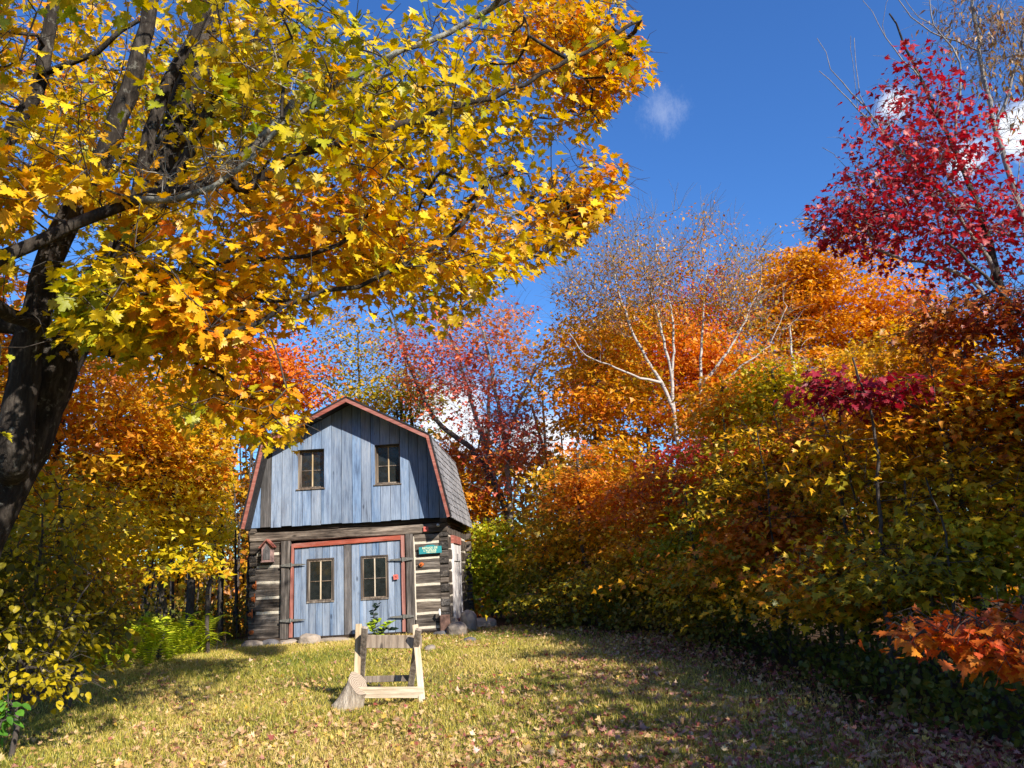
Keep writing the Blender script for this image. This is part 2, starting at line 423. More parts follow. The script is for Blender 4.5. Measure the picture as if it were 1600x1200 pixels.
tag(link('ground', gme), label='uneven lawn and forest floor ground', kind='structure')

# ------------------------------------------------------------------ leaves
def fan(tips):
    """outline -> triangle fan from a midrib point"""
    V = [(0, .38, 0.0)] + [(x, y, 0.0) for x, y in tips]; n = len(tips)
    Fc = [(0, 1 + i, 1 + (i + 1) % n) for i in range(n)]
    V = np.array(V, float); V[:, 2] = .22 * np.abs(V[:, 0]) - .16 * np.maximum(V[:, 1] - .35, 0) ** 1.0
    return V, np.array(Fc)
def half(pts):
    r = [(x, y) for x, y in pts]; return r + [(-x, y) for x, y in reversed(pts) if x > 1e-6]
MAPLE_HI = fan([(0, 0)] + half([(.10, -.06), (.30, -.02), (.18, .14), (.40, .12), (.54, .26), (.40, .32), (.50, .52), (.34, .48), (.30, .60), (.14, .50), (.17, .76), (.09, .78), (0, 1.0)])[0:])
MAPLE_MID = fan([(0, 0)] + half([(.26, -.03), (.17, .16), (.52, .24), (.24, .38), (.42, .60), (.13, .55), (0, 1.0)]))
MAPLE_S = fan([(0, 0)] + half([(.22, -.02), (.50, .26), (.22, .36), (.38, .60), (.12, .55), (0, 1.0)])[1:])
MAPLE_LO = (np.array([(0, 0, 0), (.50, .22, .11), (.20, .45, .02), (0, 1.0, -.08), (-.20, .45, .02), (-.50, .22, .11)], float), np.array([(0, 1, 2), (0, 2, 4), (2, 3, 4), (0, 4, 5)]))
ROUND = fan([(0, 0), (.28, .15), (.36, .45), (.22, .78), (0, 1.0), (-.22, .78), (-.36, .45), (-.28, .15)])
ROUND_LO = (np.array([(0, 0, 0), (.34, .35, .06), (.26, .75, .03), (0, 1.0, -.06), (-.26, .75, .03), (-.34, .35, .06)], float), np.array([(0, 1, 5), (1, 2, 5), (2, 4, 5), (2, 3, 4)]))
NARROW = fan([(0, 0), (.15, .35), (0, 1.0), (-.15, .35)])
QUADL = (np.array([(0, 0, 0), (.34, .45, .06), (0, 1.0, -.05), (-.34, .45, .06)], float), np.array([(0, 1, 2), (0, 2, 3)]))

def frames(tip, nrm):
    tip = tip / (np.linalg.norm(tip, axis=1)[:, None] + 1e-9)
    nrm = nrm - tip * np.sum(nrm * tip, 1)[:, None]; nrm /= np.linalg.norm(nrm, axis=1)[:, None] + 1e-9
    side = np.cross(tip, nrm)
    return np.stack([side, tip, nrm], -1)       # columns

def leaves_mesh(name, tpl, P, Rm, S, Cc, mat, warp=0.1, rs=RS):
    TV, TF = tpl; n = len(P); k = len(TV)
    L = np.repeat(TV[None], n, 0).copy()
    L[:, :, 2] += warp * rs.normal(size=(n, 1)) * L[:, :, 0] * 1.2 + warp * rs.normal(size=(n, 1)) * (L[:, :, 1] ** 2)
    L[:, :, 0] *= (1 + .12 * rs.normal(size=(n, 1)))
    L *= S[:, None, None]
    V = np.einsum('nij,nkj->nki', Rm, L) + P[:, None, :]
    Fc = (TF[None] + (np.arange(n) * k)[:, None, None]).reshape(-1, 3)
    return npmesh(name, V.reshape(-1, 3), Fc, mat, col=np.repeat(Cc, k, 0))

def pal(stops, tt):
    stops = np.array(stops, float); x = np.linspace(0, 1, len(stops))
    return np.stack([np.interp(tt, x, stops[:, i]) for i in range(3)], -1)
GOLD = [(.24, .29, .015), (.42, .40, .015), (.72, .52, .012), (.80, .46, .01), (.80, .33, .01), (.74, .19, .02)]
GOLD2 = [(.30, .27, .012), (.60, .38, .012), (.78, .42, .012), (.80, .34, .012), (.74, .20, .015), (.62, .12, .02)]
ORANGE = [(.50, .30, .015), (.76, .36, .012), (.80, .28, .012), (.76, .18, .018), (.64, .10, .02)]
REDOR = [(.55, .28, .02), (.70, .18, .02), (.70, .10, .025), (.55, .05, .03)]
RED = [(.15, .008, .012), (.30, .011, .018), (.47, .02, .028), (.62, .06, .06)]
ROSE = [(.55, .22, .03), (.55, .07, .05), (.52, .04, .06), (.62, .10, .10)]
CRIM = [(.16, .008, .016), (.26, .012, .026), (.36, .02, .04)]
GREENY = [(.09, .13, .012), (.24, .24, .012), (.48, .36, .012), (.68, .40, .012), (.70, .26, .015)]
OLIVE = [(.12, .13, .012), (.28, .25, .015), (.50, .34, .015), (.62, .30, .02), (.56, .17, .02)]
GREEN = [(.05, .10, .012), (.12, .20, .02), (.28, .34, .02), (.50, .44, .02)]
BROWN = [(.20, .13, .05), (.32, .19, .06), (.42, .24, .07), (.30, .12, .05)]
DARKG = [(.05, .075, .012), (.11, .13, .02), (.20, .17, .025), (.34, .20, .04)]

def in_poly(px, py, poly):
    ins = np.zeros(len(px), bool); n = len(poly); j = n - 1
    for i in range(n):
        xi, yi = poly[i]; xj, yj = poly[j]
        c = ((yi > py) != (yj > py)) & (px < (xj - xi) * (py - yi) / ((yj - yi) if yj != yi else 1e-9) + xi)
        ins ^= c; j = i
    return ins

class Skel:
    def __init__(s, root):
        s.P = np.zeros((60000, 3)); s.P[0] = root; s.par = [-1]; s.n = 1; s.minr = [0.0]; s.tipflag = [0]
    def node(s, p, par, r=0.0):
        s.P[s.n] = p; s.par.append(par); s.minr.append(r); s.n += 1; return s.n - 1
    def poly(s, pts, r0, r1, start=None, step=.22, jit=.012, rs=RS):
        pts = [np.asarray(p, float) for p in pts]
        if start is None: start = int(np.argmin(np.linalg.norm(s.P[:s.n] - pts[0], axis=1)))
        # smooth Catmull-Rom through points
        ctrl = [s.P[start]] + (pts if np.linalg.norm(s.P[start] - pts[0]) > .05 else pts[1:])
        ctrl = [2 * ctrl[0] - ctrl[1]] + ctrl + [2 * ctrl[-1] - ctrl[-2]]
        L = sum(np.linalg.norm(ctrl[i + 1] - ctrl[i]) for i in range(1, len(ctrl) - 2)) + 1e-6; acc = 0; cur = start
        for i in range(1, len(ctrl) - 2):
            p0, p1, p2, p3 = ctrl[i - 1:i + 3]; seg = np.linalg.norm(p2 - p1); m = max(1, int(round(seg / step)))
            for j in range(1, m + 1):
                t = j / m
                q = .5 * ((2 * p1) + (-p0 + p2) * t + (2 * p0 - 5 * p1 + 4 * p2 - p3) * t * t + (-p0 + 3 * p1 - 3 * p2 + p3) * t ** 3)
                acc += seg / m; q = q + rs.normal(size=3) * jit
                cur = s.node(q, cur, r0 + (r1 - r0) * min(1, acc / L))
        return cur
    def attract(s, A, step=.25, curve=.18, rs=RS, lift=.25, maxn=58000, first=0):
        ends = []
        d0 = np.linalg.norm(A - s.P[:s.n].mean(0), axis=1)
        d0 = np.array([np.min(np.sum((s.P[:s.n:3] - a) ** 2, 1)) for a in A])
        for i in np.argsort(d0):
            a = A[i]
            D = a - s.P[first:s.n]; dist = np.linalg.norm(D, axis=1)
            cost = dist + .35 * np.maximum(-D[:, 2], 0)         # dislike growing straight down
            k = first + int(np.argmin(cost)); p = s.P[k]; d = dist[k - first]
            if d < .04 or s.n > maxn: ends.append(k); continue
            m = max(1, int(math.ceil(d / step)))
            dv = (a - p) / d; up = np.array([0, 0, 1.0])
            side = rs.normal(size=3); side -= dv * (side @ dv)
            c = (p + a) / 2 + side * curve * d * .5 - up * lift * d * .25
            cur = k
            for j in range(1, m + 1):
                t = j / m; q = (1 - t) ** 2 * p + 2 * t * (1 - t) * c + t * t * a
                cur = s.node(q, cur)
            ends.append(cur)
        s.ends = ends
        return ends
    def radii(s, r0=.0045, e=2.35):
        r = np.zeros(s.n); acc = np.zeros(s.n)
        for i in range(s.n - 1, -1, -1):
            r[i] = max(acc[i] ** (1 / e) if acc[i] > 0 else r0, s.minr[i])
            if s.par[i] >= 0: acc[s.par[i]] += (r[i] ** e if s.minr[i] == 0 else min(r[i], .02) ** e)
        s.r = r; return r
    def paths(s):
        ch = [[] for _ in range(s.n)]
        for i in range(1, s.n): ch[s.par[i]].append(i)
        out = []; st = [(0, -1)]
        while st:
            i, p = st.pop(); idx = [] if p < 0 else [p]; k = i
            while True:
                idx.append(k)
                if not ch[k]: break
                c = sorted(ch[k], key=lambda q: -s.r[q])
                for q in c[1:]: st.append((q, k))
                k = c[0]
            R = s.r[idx].copy()
            if p >= 0: R[0] = min(R[0], R[1] * 1.25)
            out.append((s.P[idx], R))
        return out

LEAFVAR = {}; PALK = {}
def leaf_variant(tpl_name, tpl, color, k):
    key = (tpl_name, k)
    if key not in LEAFVAR:
        V, Fc = tpl; V = V.copy(); r = np.random.RandomState(50 + k); V[:, 2] += r.normal() * .1 * V[:, 0] + r.normal() * .12 * V[:, 1] ** 2
        LEAFVAR[key] = npmesh('leaf_' + tpl_name, V, Fc, M['leaf'], col=np.repeat(np.array(color)[None], len(V), 0))
    return LEAFVAR[key]

TRI = [0]
def grow_tree(name, label, cat, root, trunk=(), blobs=(), nA=150, nL=40, size=.10, sig=(.30, .13), palette=GOLD, tpl='MID',
              bark='bark_thin', r_tr=.10, seed=0, group=None, bare=0.0, keep=None, near_leaves=0, droop=.7, twigs=2, hs=.25,
              poly_limbs=(), nbranch=8, rbranch=.022, branch_mat=None, palshift=0.0, r0=.0045, curve=.3, twig_mat=None, mat_fn=None, colfn=None, twig_up=0.0, tlen=.45, colscale=.5, dead=(), far=False, step=.25):
    """tree = trunk + branches + foliage; blobs are crown volumes in metres: (centre, (rx, ry, rz), weight)"""
    rs = np.random.RandomState(seed)
    root = np.array([root[0], root[1], float(gz(root[0], root[1])) - .15])
    sk = Skel(root)
    for i, (pts, ra, rb) in enumerate(trunk):
        sk.poly(pts, ra, rb, start=0 if i == 0 else None, rs=rs)
    for pts, ra, rb in poly_limbs: sk.poly(pts, ra, rb, rs=rs)
    T = [('M', MAPLE_MID), ('H', MAPLE_HI), ('L', MAPLE_LO)]
    TPL = {'HI': MAPLE_HI, 'MID': MAPLE_MID, 'LO': MAPLE_LO, 'ROUND': ROUND, 'NARROW': NARROW, 'QUAD': QUADL}[tpl]
    A = []
    tw = sum(b[2] for b in blobs)
    for c, rad, w in blobs:
        n = int(nA * w / tw); pts = []
        while sum(len(q) for q in pts) < n:
            q = rs.normal(size=(n * 2, 3)); q /= np.linalg.norm(q, axis=1)[:, None]
            q *= rs.uniform(.02, 1, (len(q), 1)) ** (1 / 2.2)
            lump = 1 + .34 * smooth_noise(q * 2.6, 2.4, seed)
            P = np.asarray(c) + q * np.asarray(rad) * lump[:, None]
            P = P[P[:, 2] > gz(P[:, 0], P[:, 1]) + .25]
            if keep is not None: P = P[keep(P)]
            if len(P) == 0: break
            pts.append(P)
        A.append(np.vstack(pts)[:n])
    A = np.vstack(A)
    sk.attract(A, rs=rs, curve=curve, step=step)
    cenr = A.mean(0)
    # twigs at every tip
    outw = A - np.array([cenr[0], cenr[1], A[:, 2].min()]); outw /= np.linalg.norm(outw, axis=1)[:, None] + 1e-6
    LP = []; LT = []
    tt = Tubes()
    for i, a in enumerate(A):
        for j in range(twigs):
            d = outw[i] * .6 + rs.normal(size=3) * np.array([.8, .8, .35]) * (.5 if twig_up else 1); d[2] -= .12 - twig_up; d /= np.linalg.norm(d)
            Lg = tlen * rs.uniform(.5, 1.2)
            q = a + d * Lg * .5 + np.array([0, 0, .04]); e = a + d * Lg - np.array([0, 0, .1 * Lg])
            tt.add([a, q, e], [r0 * .9, r0 * .7, r0 * .4], 3)
    t_all = sk.radii(r0=r0)
    paths = sk.paths(); paths.sort(key=lambda p: -p[1][min(1, len(p[1]) - 1)])
    rt = empty(name, tuple(root), label=label, cat=cat, group=group)
    off = root
    bm = M[branch_mat or bark]
    nb = 0
    ntr = max(1, len(trunk))
    for i, (P, R) in enumerate(paths):
        P = P - off
        if i < ntr and R[0] > .03 or i == 0:
            tb = Tubes(); tb.add(P, R, 14 if R[0] > .12 else 8, .09 if R[0] > .12 else .03, seed)
            link('trunk' if i == 0 else 'stem', tb.mesh('trunk', M[bark]), rt)
        elif nb < nbranch and R[1] > rbranch:
            tb = Tubes(); tb.add(P, R, 9 if R[1] > .05 else 6, .04, seed + i); link('branch', tb.mesh('branch', M[mat_fn(P + off, R)] if mat_fn else bm), rt); nb += 1
        else:
            tt_off = P + off; tt.add(tt_off, R, 5 if R[0] > .02 else (4 if R[0] > .01 else 3))
    tv = np.vstack(tt.V) - off
    tw_o = link('twigs', npmesh('twigs', tv, np.vstack(tt.F), M[twig_mat] if twig_mat else bm, smooth=True), rt); tag(tw_o, kind='stuff')
    TRI[0] += len(tv) * 2
    # leaves
    if nL > 0:
        cl = rs.uniform(size=len(A)) >= bare
        Ai = np.nonzero(cl)[0]
        cnt = np.maximum(1, rs.poisson(nL, len(Ai)))
        idx = np.repeat(Ai, cnt)
        n = len(idx)
        off_l = rs.normal(size=(n, 3)) * np.array([sig[0], sig[0], sig[1]])
        P = A[idx] + off_l
        P[:, 2] -= .25 * np.hypot(off_l[:, 0], off_l[:, 1])           # sprays arch down at their ends
        if keep is not None:
            k = keep(P); P = P[k]; idx = idx[k]; off_l = off_l[k]; n = len(P)
        out = off_l / (np.linalg.norm(off_l, axis=1)[:, None] + 1e-6) * .6 + outw[idx] * .5 + rs.normal(size=(n, 3)) * .5
        out[:, 2] = out[:, 2] * .4 - droop * rs.uniform(.3, 1.5, n)
        nr = rs.normal(size=(n, 3)) * .45 + np.array([0, 0, 1.0]) + TO_SUN * .25
        Rm = frames(out, nr)
        S = size * np.clip(1 + .22 * rs.normal(size=n), .5, 1.6)
        cn = smooth_noise(A, colscale * 1.6, seed + 5)
        zz = (A[:, 2] - A[:, 2].min()) / (np.ptp(A[:, 2]) + .1)
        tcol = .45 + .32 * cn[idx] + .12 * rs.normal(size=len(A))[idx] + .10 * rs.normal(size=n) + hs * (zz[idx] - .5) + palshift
        if colfn is not None: tcol = tcol + colfn(P)
        C_ = pal(palette, np.clip(tcol, 0, 1)) * (1 + .12 * rs.normal(size=(n, 1)))
        C_ = np.clip(C_, .004, .9)
        near = np.zeros(n, bool)
        if near_leaves:
            px, py, z = proj(P); vis = (px > 0) & (px < 1600) & (py > 0) & (py < 1200) & (z > 0)
            order = np.argsort(np.where(vis, z / S, 1e9))[:near_leaves * 1]
            near[order] = True
            key = np.clip((tcol * 12).astype(int), 0, 11)
            for q in order:
                kk = int(key[q]) + 100 * PALK.setdefault(repr(palette), len(PALK))
                me = leaf_variant(tpl, TPL, pal(palette, np.array([min(1, key[q] / 11)]))[0], kk)
                ob = bpy.data.objects.new('leaf', me); COL.objects.link(ob); ob.parent = rt
                mt = Matrix(Rm[q].tolist()).to_4x4(); mt = Matrix.Translation(Vector(P[q] - off)) @ mt @ Matrix.Scale(float(S[q]), 4)
                ob.matrix_basis = mt
        k = ~near
        px, py, z = proj(P); inview = (px > -40) & (px < 1640) & (py > -40) & (py < 1240) & (z > 0)
        if len(TPL[1]) > 8:
            fine = k & inview & (z < 7.4); mid = k & inview & ~fine & (z < 11.6); rest = k & ~mid & ~fine
            sets = ((fine, TPL), (mid, MAPLE_S if TPL is MAPLE_HI or TPL is MAPLE_MID else TPL), (rest, MAPLE_LO))
        else: sets = ((k, TPL),)
        for sel, tp in sets:
            if sel.sum() == 0: continue
            fo = link('foliage', leaves_mesh('foliage', tp, P[sel] - off, Rm[sel], S[sel], C_[sel], M['leaf'], rs=rs), rt); tag(fo, kind='stuff')
    return rt, sk, A

def blob(px, py, Y, rx, rz, w=1.0, ry=None):
    c = at(px, py, Y); s = Y / F
    return (c, (rx * s, (ry if ry is not None else min(rx * s, 2.6)), rz * s), w)

# ================================================================== BARN
ANG = math.radians(-2.2)
O = at(388, 1006, 17.0)
barn = empty('log_barn', tuple(O), label='small gambrel log cabin barn with blue plank gable, double doors and red trim', cat='barn')
barn.rotation_euler = (0, 0, ANG)
W0, D0 = 4.16, 3.75
ZB = -.06
def face(px, py, off=0.0):
    ux = np.array([math.cos(ANG), math.sin(ANG), 0]); n = np.array([-math.sin(ANG), math.cos(ANG), 0])
    r = ray(px, py); c = np.array([0, 0, EYE]); t = ((O + n * off - c) @ n) / (r @ n); p = c + r * t - O
    return float(p @ ux), float(p[2])
# --- logs of the front wall, left and right of the doorway
def log(name, x0, x1, y0, y1, z0, z1, mat='log', seed=0, jit=.012, axis=0, seg=10):
    return link(name, box_mesh(name, x0, x1, y0, y1, z0, z1, M[mat], bev=.018, jit=jit, seg=seg, axis=axis, seed=seed), barn)
# backing sheet behind everything (shade of the inside put into its colour; joints dark)
bk = board('dark_backing', barn, .10, W0 - .10, .12, .16, 0, 2.3, M['dark_inside'])
for (x0, x1, y0, y1) in ((.10, .14, .165, D0 - .1), (W0 - .14, W0 - .10, .165, D0 - .1), (.145, W0 - .145, D0 - .14, D0 - .1)):
    board('dark_backing', barn, x0, x1, y0, y1, 0, 2.3, M['dark_inside'])
lz = [face(405, y)[1] for y in (999, 959, 935, 911, 886.5, 867, 846)]       # chinking heights, left
sd = 1
edges_l = lz + [2.03]
for i in range(len(edges_l) - 1):
    z0 = edges_l[i] + (.02 if i else .0); z1 = edges_l[i + 1] - .02
    sd += 1; log('log', -.01 + .0, .66, 0.0, .16, z0, z1, seed=sd)
    if i > 0 and i < 6:
        link('chinking', box_mesh('chinking', .14, .655, .006, .1, edges_l[i] - .031, edges_l[i] + .031, M['chinking'], bev=.006, jit=.009, seg=8, axis=0, seed=sd), barn)
rz = [face(675, y)[1] for y in (993, 980, 958, 938, 913, 892.5, 871, 847)]
edges_r = rz + [2.03]
for i in range(len(edges_r) - 1):
    z0 = edges_r[i] + .018; z1 = edges_r[i + 1] - .018
    sd += 1; log('log', 3.47, W0 - .16, .0, .16, z0, z1, seed=sd)
    if i > 0:
        link('chinking', box_mesh('chinking', 3.47, W0 - .17, .006, .1, edges_r[i] - .029, edges_r[i] + .029, M['chinking'], bev=.006, jit=.009, seg=8, axis=0, seed=sd), barn)
    # dovetailed corner blocks: end grain of the side logs alternates with the front logs
    mid = (z0 + z1) / 2
    sd += 1; log('corner_block', W0 - .155, W0 + .012, -.012, .15, mid - .005, z1 + .02, 'log_end', seed=sd, seg=3)
    sd += 1; log('corner_block', W0 - .155, W0 + .004, -.004, .15, z0 - .012, mid - .01, 'log', seed=sd, seg=3)
for i, z in enumerate(lz[1:6]):
    sd += 1; log('corner_block', -.02, .12, -.014, .1, z - .17, z - .03, 'log_end', seed=sd, seg=2)
link('chinking', box_mesh('chinking', 3.455, 3.485, -.01, .1, .30, 1.98, M['chinking'], bev=.006, jit=.01, seg=14, axis=2, seed=5), barn)
link('chinking', box_mesh('chinking', .845, .862, -.03, .02, .12, 1.0, M['chinking'], bev=.004, jit=.006, seg=8, axis=2, seed=6), barn)
# sill and plate logs
link('sill_log', box_mesh('sill_log', -.04, W0 + .02, -.035, .17, -.08, .085, M['sill_log'], bev=.02, jit=.018, seg=22, axis=0, seed=3), barn)
link('plate_log', box_mesh('plate_log', -.02, W0 + .01, -.02, .18, 2.03, 2.225, M['log'], bev=.02, jit=.014, seg=22, axis=0, seed=8), barn)
link('plate_log', box_mesh('plate_log', .05, W0 + .01, .03, .2, 2.235, 2.34, M['sill_log'], bev=.02, jit=.012, seg=22, axis=0, seed=9), barn)
for x0, x1 in ((-.02, .13), (W0 - .13, W0 + .03)):
    link('plate_log', box_mesh('plate_log', x0, x1, -.06, D0, 2.24, 2.36, M['log'], bev=.02, jit=.01, seg=12, axis=1, seed=int(x1 * 9)), barn)
# side walls (right one is seen edge-on) with door
zz = .02
i = 0
while zz < 2.2:
    h = .24 + .05 * math.sin(i * 2.1)
    z1 = min(zz + h, 2.23)
    sd += 1
    log('side_log', W0 - .15, W0, .16, .75, zz + .015, z1 - .015, 'log', sd, axis=1, seg=5) if z1 < 2.0 else log('side_log', W0 - .15, W0, .16, D0, zz + .015, z1 - .015, 'log', sd, axis=1, seg=12)
    if z1 < 2.0: sd += 1; log('side_log', W0 - .15, W0, 2.2, D0, zz + .015, z1 - .015, 'log', sd, axis=1, seg=6)
    link('chinking', box_mesh('chinking', W0 - .1, W0 - .015, .17, .74, z1 - .03, z1 + .03, M['chinking'], bev=.006, jit=.01, seg=5, axis=1, seed=sd), barn)
    if z1 < 2.0: link('chinking', box_mesh('chinking', W0 - .1, W0 - .015, 2.21, D0 - .05, z1 - .03, z1 + .03, M['chinking'], bev=.006, jit=.01, seg=5, axis=1, seed=sd + 1), barn)
    sd += 1; log('side_log', 0, .13, .17, D0, zz + .015, z1 - .015, 'log', sd, axis=1, seg=10)
    sd += 1; log('back_log', -.06, W0 + .12, D0 - .02, D0 + .14, zz + .015, z1 - .015, 'log', sd, seg=10)
    zz = z1; i += 1
# side door
sdoor = empty('side_door'); sdoor.parent = barn
for k in range(5):
    y0 = .86 + k * .245
    board('plank', sdoor, W0 - .02, W0 + .02, y0, y0 + .235, .22, 1.82, M['pale_door'], bev=.004)
board('batten', sdoor, W0 + .021, W0 + .045, .88, 2.07, 1.45, 1.62, M['pale_door'], bev=.004, axis=1)
for z0, z1 in ((1.83, 2.0), (.08, .2)):
    board('door_trim', sdoor, W0 - .02, W0 + .05, .74, 2.22, z0, z1, M['coral'], bev=.006, axis=1)
for y0 in (.75, 2.1):
    board('door_trim', sdoor, W0 - .04, W0 + .035, y0, y0 + .1, .21, 1.82, M['pale_door'], bev=.006, axis=2)

# door posts
for x0, x1 in ((.665, .862), (3.29, 3.455)):
    link('door_post', box_mesh('door_post', x0, x1, -.055, .1, .06, 2.03, M['post'], bev=.012, jit=.008, seg=16, axis=2, seed=int(x0 * 10)), barn)
# coral trim round the doors
def quadboard(name, parent, pts, y0, y1, mat):
    return prism(name, parent, pts, y0, y1, M[mat])
tl = (.895, 1.885); tr = (3.275, 1.955)
quadboard('door_trim', barn, [(.95, 1.872), (3.20, 1.925), (3.205, 2.015), (.945, 1.965)], -.085, .02, 'coral')
quadboard('door_trim', barn, [(.866, .085), (.925, .085), (.948, 1.96), (.900, 1.96)], -.082, .02, 'coral_z')
quadboard('door_trim', barn, [(3.205, .085), (3.262, .085), (3.272, 2.01), (3.2055, 2.01)], -.082, .02, 'coral_z')

def window(parent, x0, x1, z0, z1, y, frame_d=.05, deep=0.0, name='window', fw=.035, light=True):
    """frame + four panes + muntins; y is the pane plane"""
    fr = []
    A_ = 'sash'
    f = [(x0, x1, z1 - fw, z1), (x0, x1, z0, z0 + fw), (x0, x0 + fw, z0 + fw, z1 - fw), (x1 - fw, x1, z0 + fw, z1 - fw)]
    root = empty(name); root.parent = parent
    lev3 = root
    for i, (a, b, c, d) in enumerate(f):
        board('sash_rail', lev3, a, b, y - .022, y + .02, c, d, M['sash'], bev=.004, axis=0 if i < 2 else 2)
    xm = (x0 + x1) / 2; zm = z0 + (z1 - z0) * .47
    board('muntin', lev3, xm - .013, xm + .013, y - .020, y + .012, z0 + fw, z1 - fw, M['pine_z'], axis=2, bev=.003)
    for a, b in ((x0 + fw, xm - .013), (xm + .013, x1 - fw)):
        board('muntin', lev3, a, b, y - .016, y + .010, zm - .009, zm + .009, M['sash'], axis=0, bev=.002)
        for c, d in ((z0 + fw, zm - .009), (zm + .009, z1 - fw)):
            board('pane', lev3, a, b, y, y + .005, c, d, M['pane'])
    return root

# --- double doors: planks cut round the window openings
def door(x0, x1, z0a, z0b, z1a, z1b, win, nm, n, seed):
    r = random.Random(seed); d = empty('door'); d.parent = barn
    cuts = [x0]
    for k in range(1, n): cuts.append(x0 + (x1 - x0) * k / n + r.uniform(-.012, .012))
    cuts.append(x1)
    lb = lambda x: z0a + (z0b - z0a) * (x - x0) / (x1 - x0); lt = lambda x: z1a + (z1b - z1a) * (x - x0) / (x1 - x0)
    wx0, wx1, wz0, wz1 = win
    for k in range(n):
        a, b = cuts[k] + .0045, cuts[k + 1] - .0045
        dy = r.uniform(-.006, .006)
        segs = []
        if b <= wx0 or a >= wx1: segs = [(a, b, None, None)]
        else:
            if a < wx0 - .01: segs.append((a, wx0, None, None))
            if b > wx1 + .01: segs.append((wx1, b, None, None))
            aa, bb = max(a, wx0), min(b, wx1)
            segs += [(aa, bb, None, wz0), (aa, bb, wz1, None)]
        for (p, q, lo, hi) in segs:
            pts = [(p, lb(p) if lo is None else lo), (q, lb(q) if lo is None else lo), (q, lt(q) if hi is None else hi), (p, lt(p) if hi is None else hi)]
            prism('plank', d, pts, -.045 + dy, -.012 + dy, M['blue_plank'])
    # window parts straight under the door (third level)
    y = -.035; fw = .03; X0, X1, Z0, Z1 = wx0, wx1, wz0, wz1
    for i, (a, b, c, e) in enumerate([(X0 - .03, X1 + .03, Z1, Z1 + .035), (X0 - .03, X1 + .03, Z0 - .035, Z0), (X0 - .035, X0, Z0, Z1), (X1, X1 + .035, Z0, Z1)]):
        board('window_casing', d, a, b, -.062, -.046, c, e, M['sash_dark_and_shade'] if i == 0 or i > 1 else M['sash'], bev=.004, axis=0 if i < 2 else 2)
    for i, (a, b, c, e) in enumerate([(X0, X1, Z1 - fw, Z1), (X0, X1, Z0, Z0 + fw), (X0, X0 + fw, Z0 + fw, Z1 - fw), (X1 - fw, X1, Z0 + fw, Z1 - fw)]):
        board('sash_rail', d, a, b, y - .014, y + .02, c, e, M['sash'], bev=.003, axis=0 if i < 2 else 2)
    xm = (X0 + X1) / 2; zm = Z0 + (Z1 - Z0) * .48
    board('muntin', d, xm - .013, xm + .013, y - .018, y + .01, Z0 + fw, Z1 - fw, M['pine_z'], axis=2, bev=.003)
    for a, b in ((X0 + fw, xm - .013), (xm + .013, X1 - fw)):
        board('muntin', d, a, b, y - .014, y + .008, zm - .008, zm + .008, M['sash'], bev=.002)
        for c, e in ((Z0 + fw, zm - .008), (zm + .008, Z1 - fw)):
            board('pane', d, a, b, y, y + .005, c, e, M['pane'])
    return d
def wrect(a, b):
    p = face(*a); q = face(*b); return (p[0], q[0], q[1], p[1])
dl = door(.955, 2.0, .085, .085, 1.868, 1.888, (1.255, 1.765, .775, 1.60), 'door', 7, 1)
dr = door(2.16, 3.195, .085, .085, 1.893, 1.915, (2.385, 2.90, .775, 1.60), 'door', 7, 2)
board('batten', dl, 2.004, 2.155, -.062, -.012, .085, 1.885, M['grey_plank'], bev=.006, axis=2)
# strap hinges
def hinge(parent, x, z, sgn, L=.32, back=.22):
    P = [(0, -.026), (L * .75, -.016), (L, 0.0), (L * .75, .016), (0, .026)]
    pts = [(x + sgn * p, z + q) for p, q in P]
    if sgn < 0: pts = pts[::-1]
    prism('hinge', parent, pts, -.094, -.086, M['iron'])
    pts = [(x - sgn * back, z - .018), (x - sgn * .01, z - .04), (x - sgn * .01, z + .04), (x - sgn * back, z + .018)]
    if sgn > 0: pts = pts[::-1]
    prism('hinge', parent, pts[::-1] if sgn > 0 else pts, -.094, -.086, M['iron'])
    tb = Tubes(); tb.add([(x, -.098, z - .05), (x, -.098, z + .05)], [.014, .014], 6); link('hinge_pin', tb.mesh('hinge_pin', M['iron']), parent)
hinge(dl, .905, face(457, 883)[1], 1); hinge(dl, .90, face(457, 969)[1], 1)
hinge(dr, 3.235, face(630, 874)[1], -1); hinge(dr, 3.235, face(630, 963)[1], -1)
# threshold below the doors
board('threshold', barn, .87, 3.27, -.05, .1, .045, .083, M['sill_log'], bev=.01)

# --- gable
OH = .52                                       # rake overhang
def gp(px, py): return face(px, py, -OH)
pk = gp(541, 622); lb_, rb_ = gp(409, 693), gp(670, 680); le, re = gp(377, 826), gp(703.5, 807)
PROF = [le, lb_, pk, rb_, re]
ROOF_T = .05
def inset(P, d):
    """offset the open profile inwards (down / towards the middle)"""
    out = []
    P = [np.array(p) for p in P]
    for i, p in enumerate(P):
        ds = []
        if i > 0: ds.append(P[i] - P[i - 1])
        if i < len(P) - 1: ds.append(P[i + 1] - P[i])
        ns = [np.array([d_[1], -d_[0]]) / np.linalg.norm(d_) for d_ in ds]
        n = sum(ns); n = n / np.linalg.norm(n); n = n / max(.5, n @ ns[0])
        out.append(p + n * d)
    return out
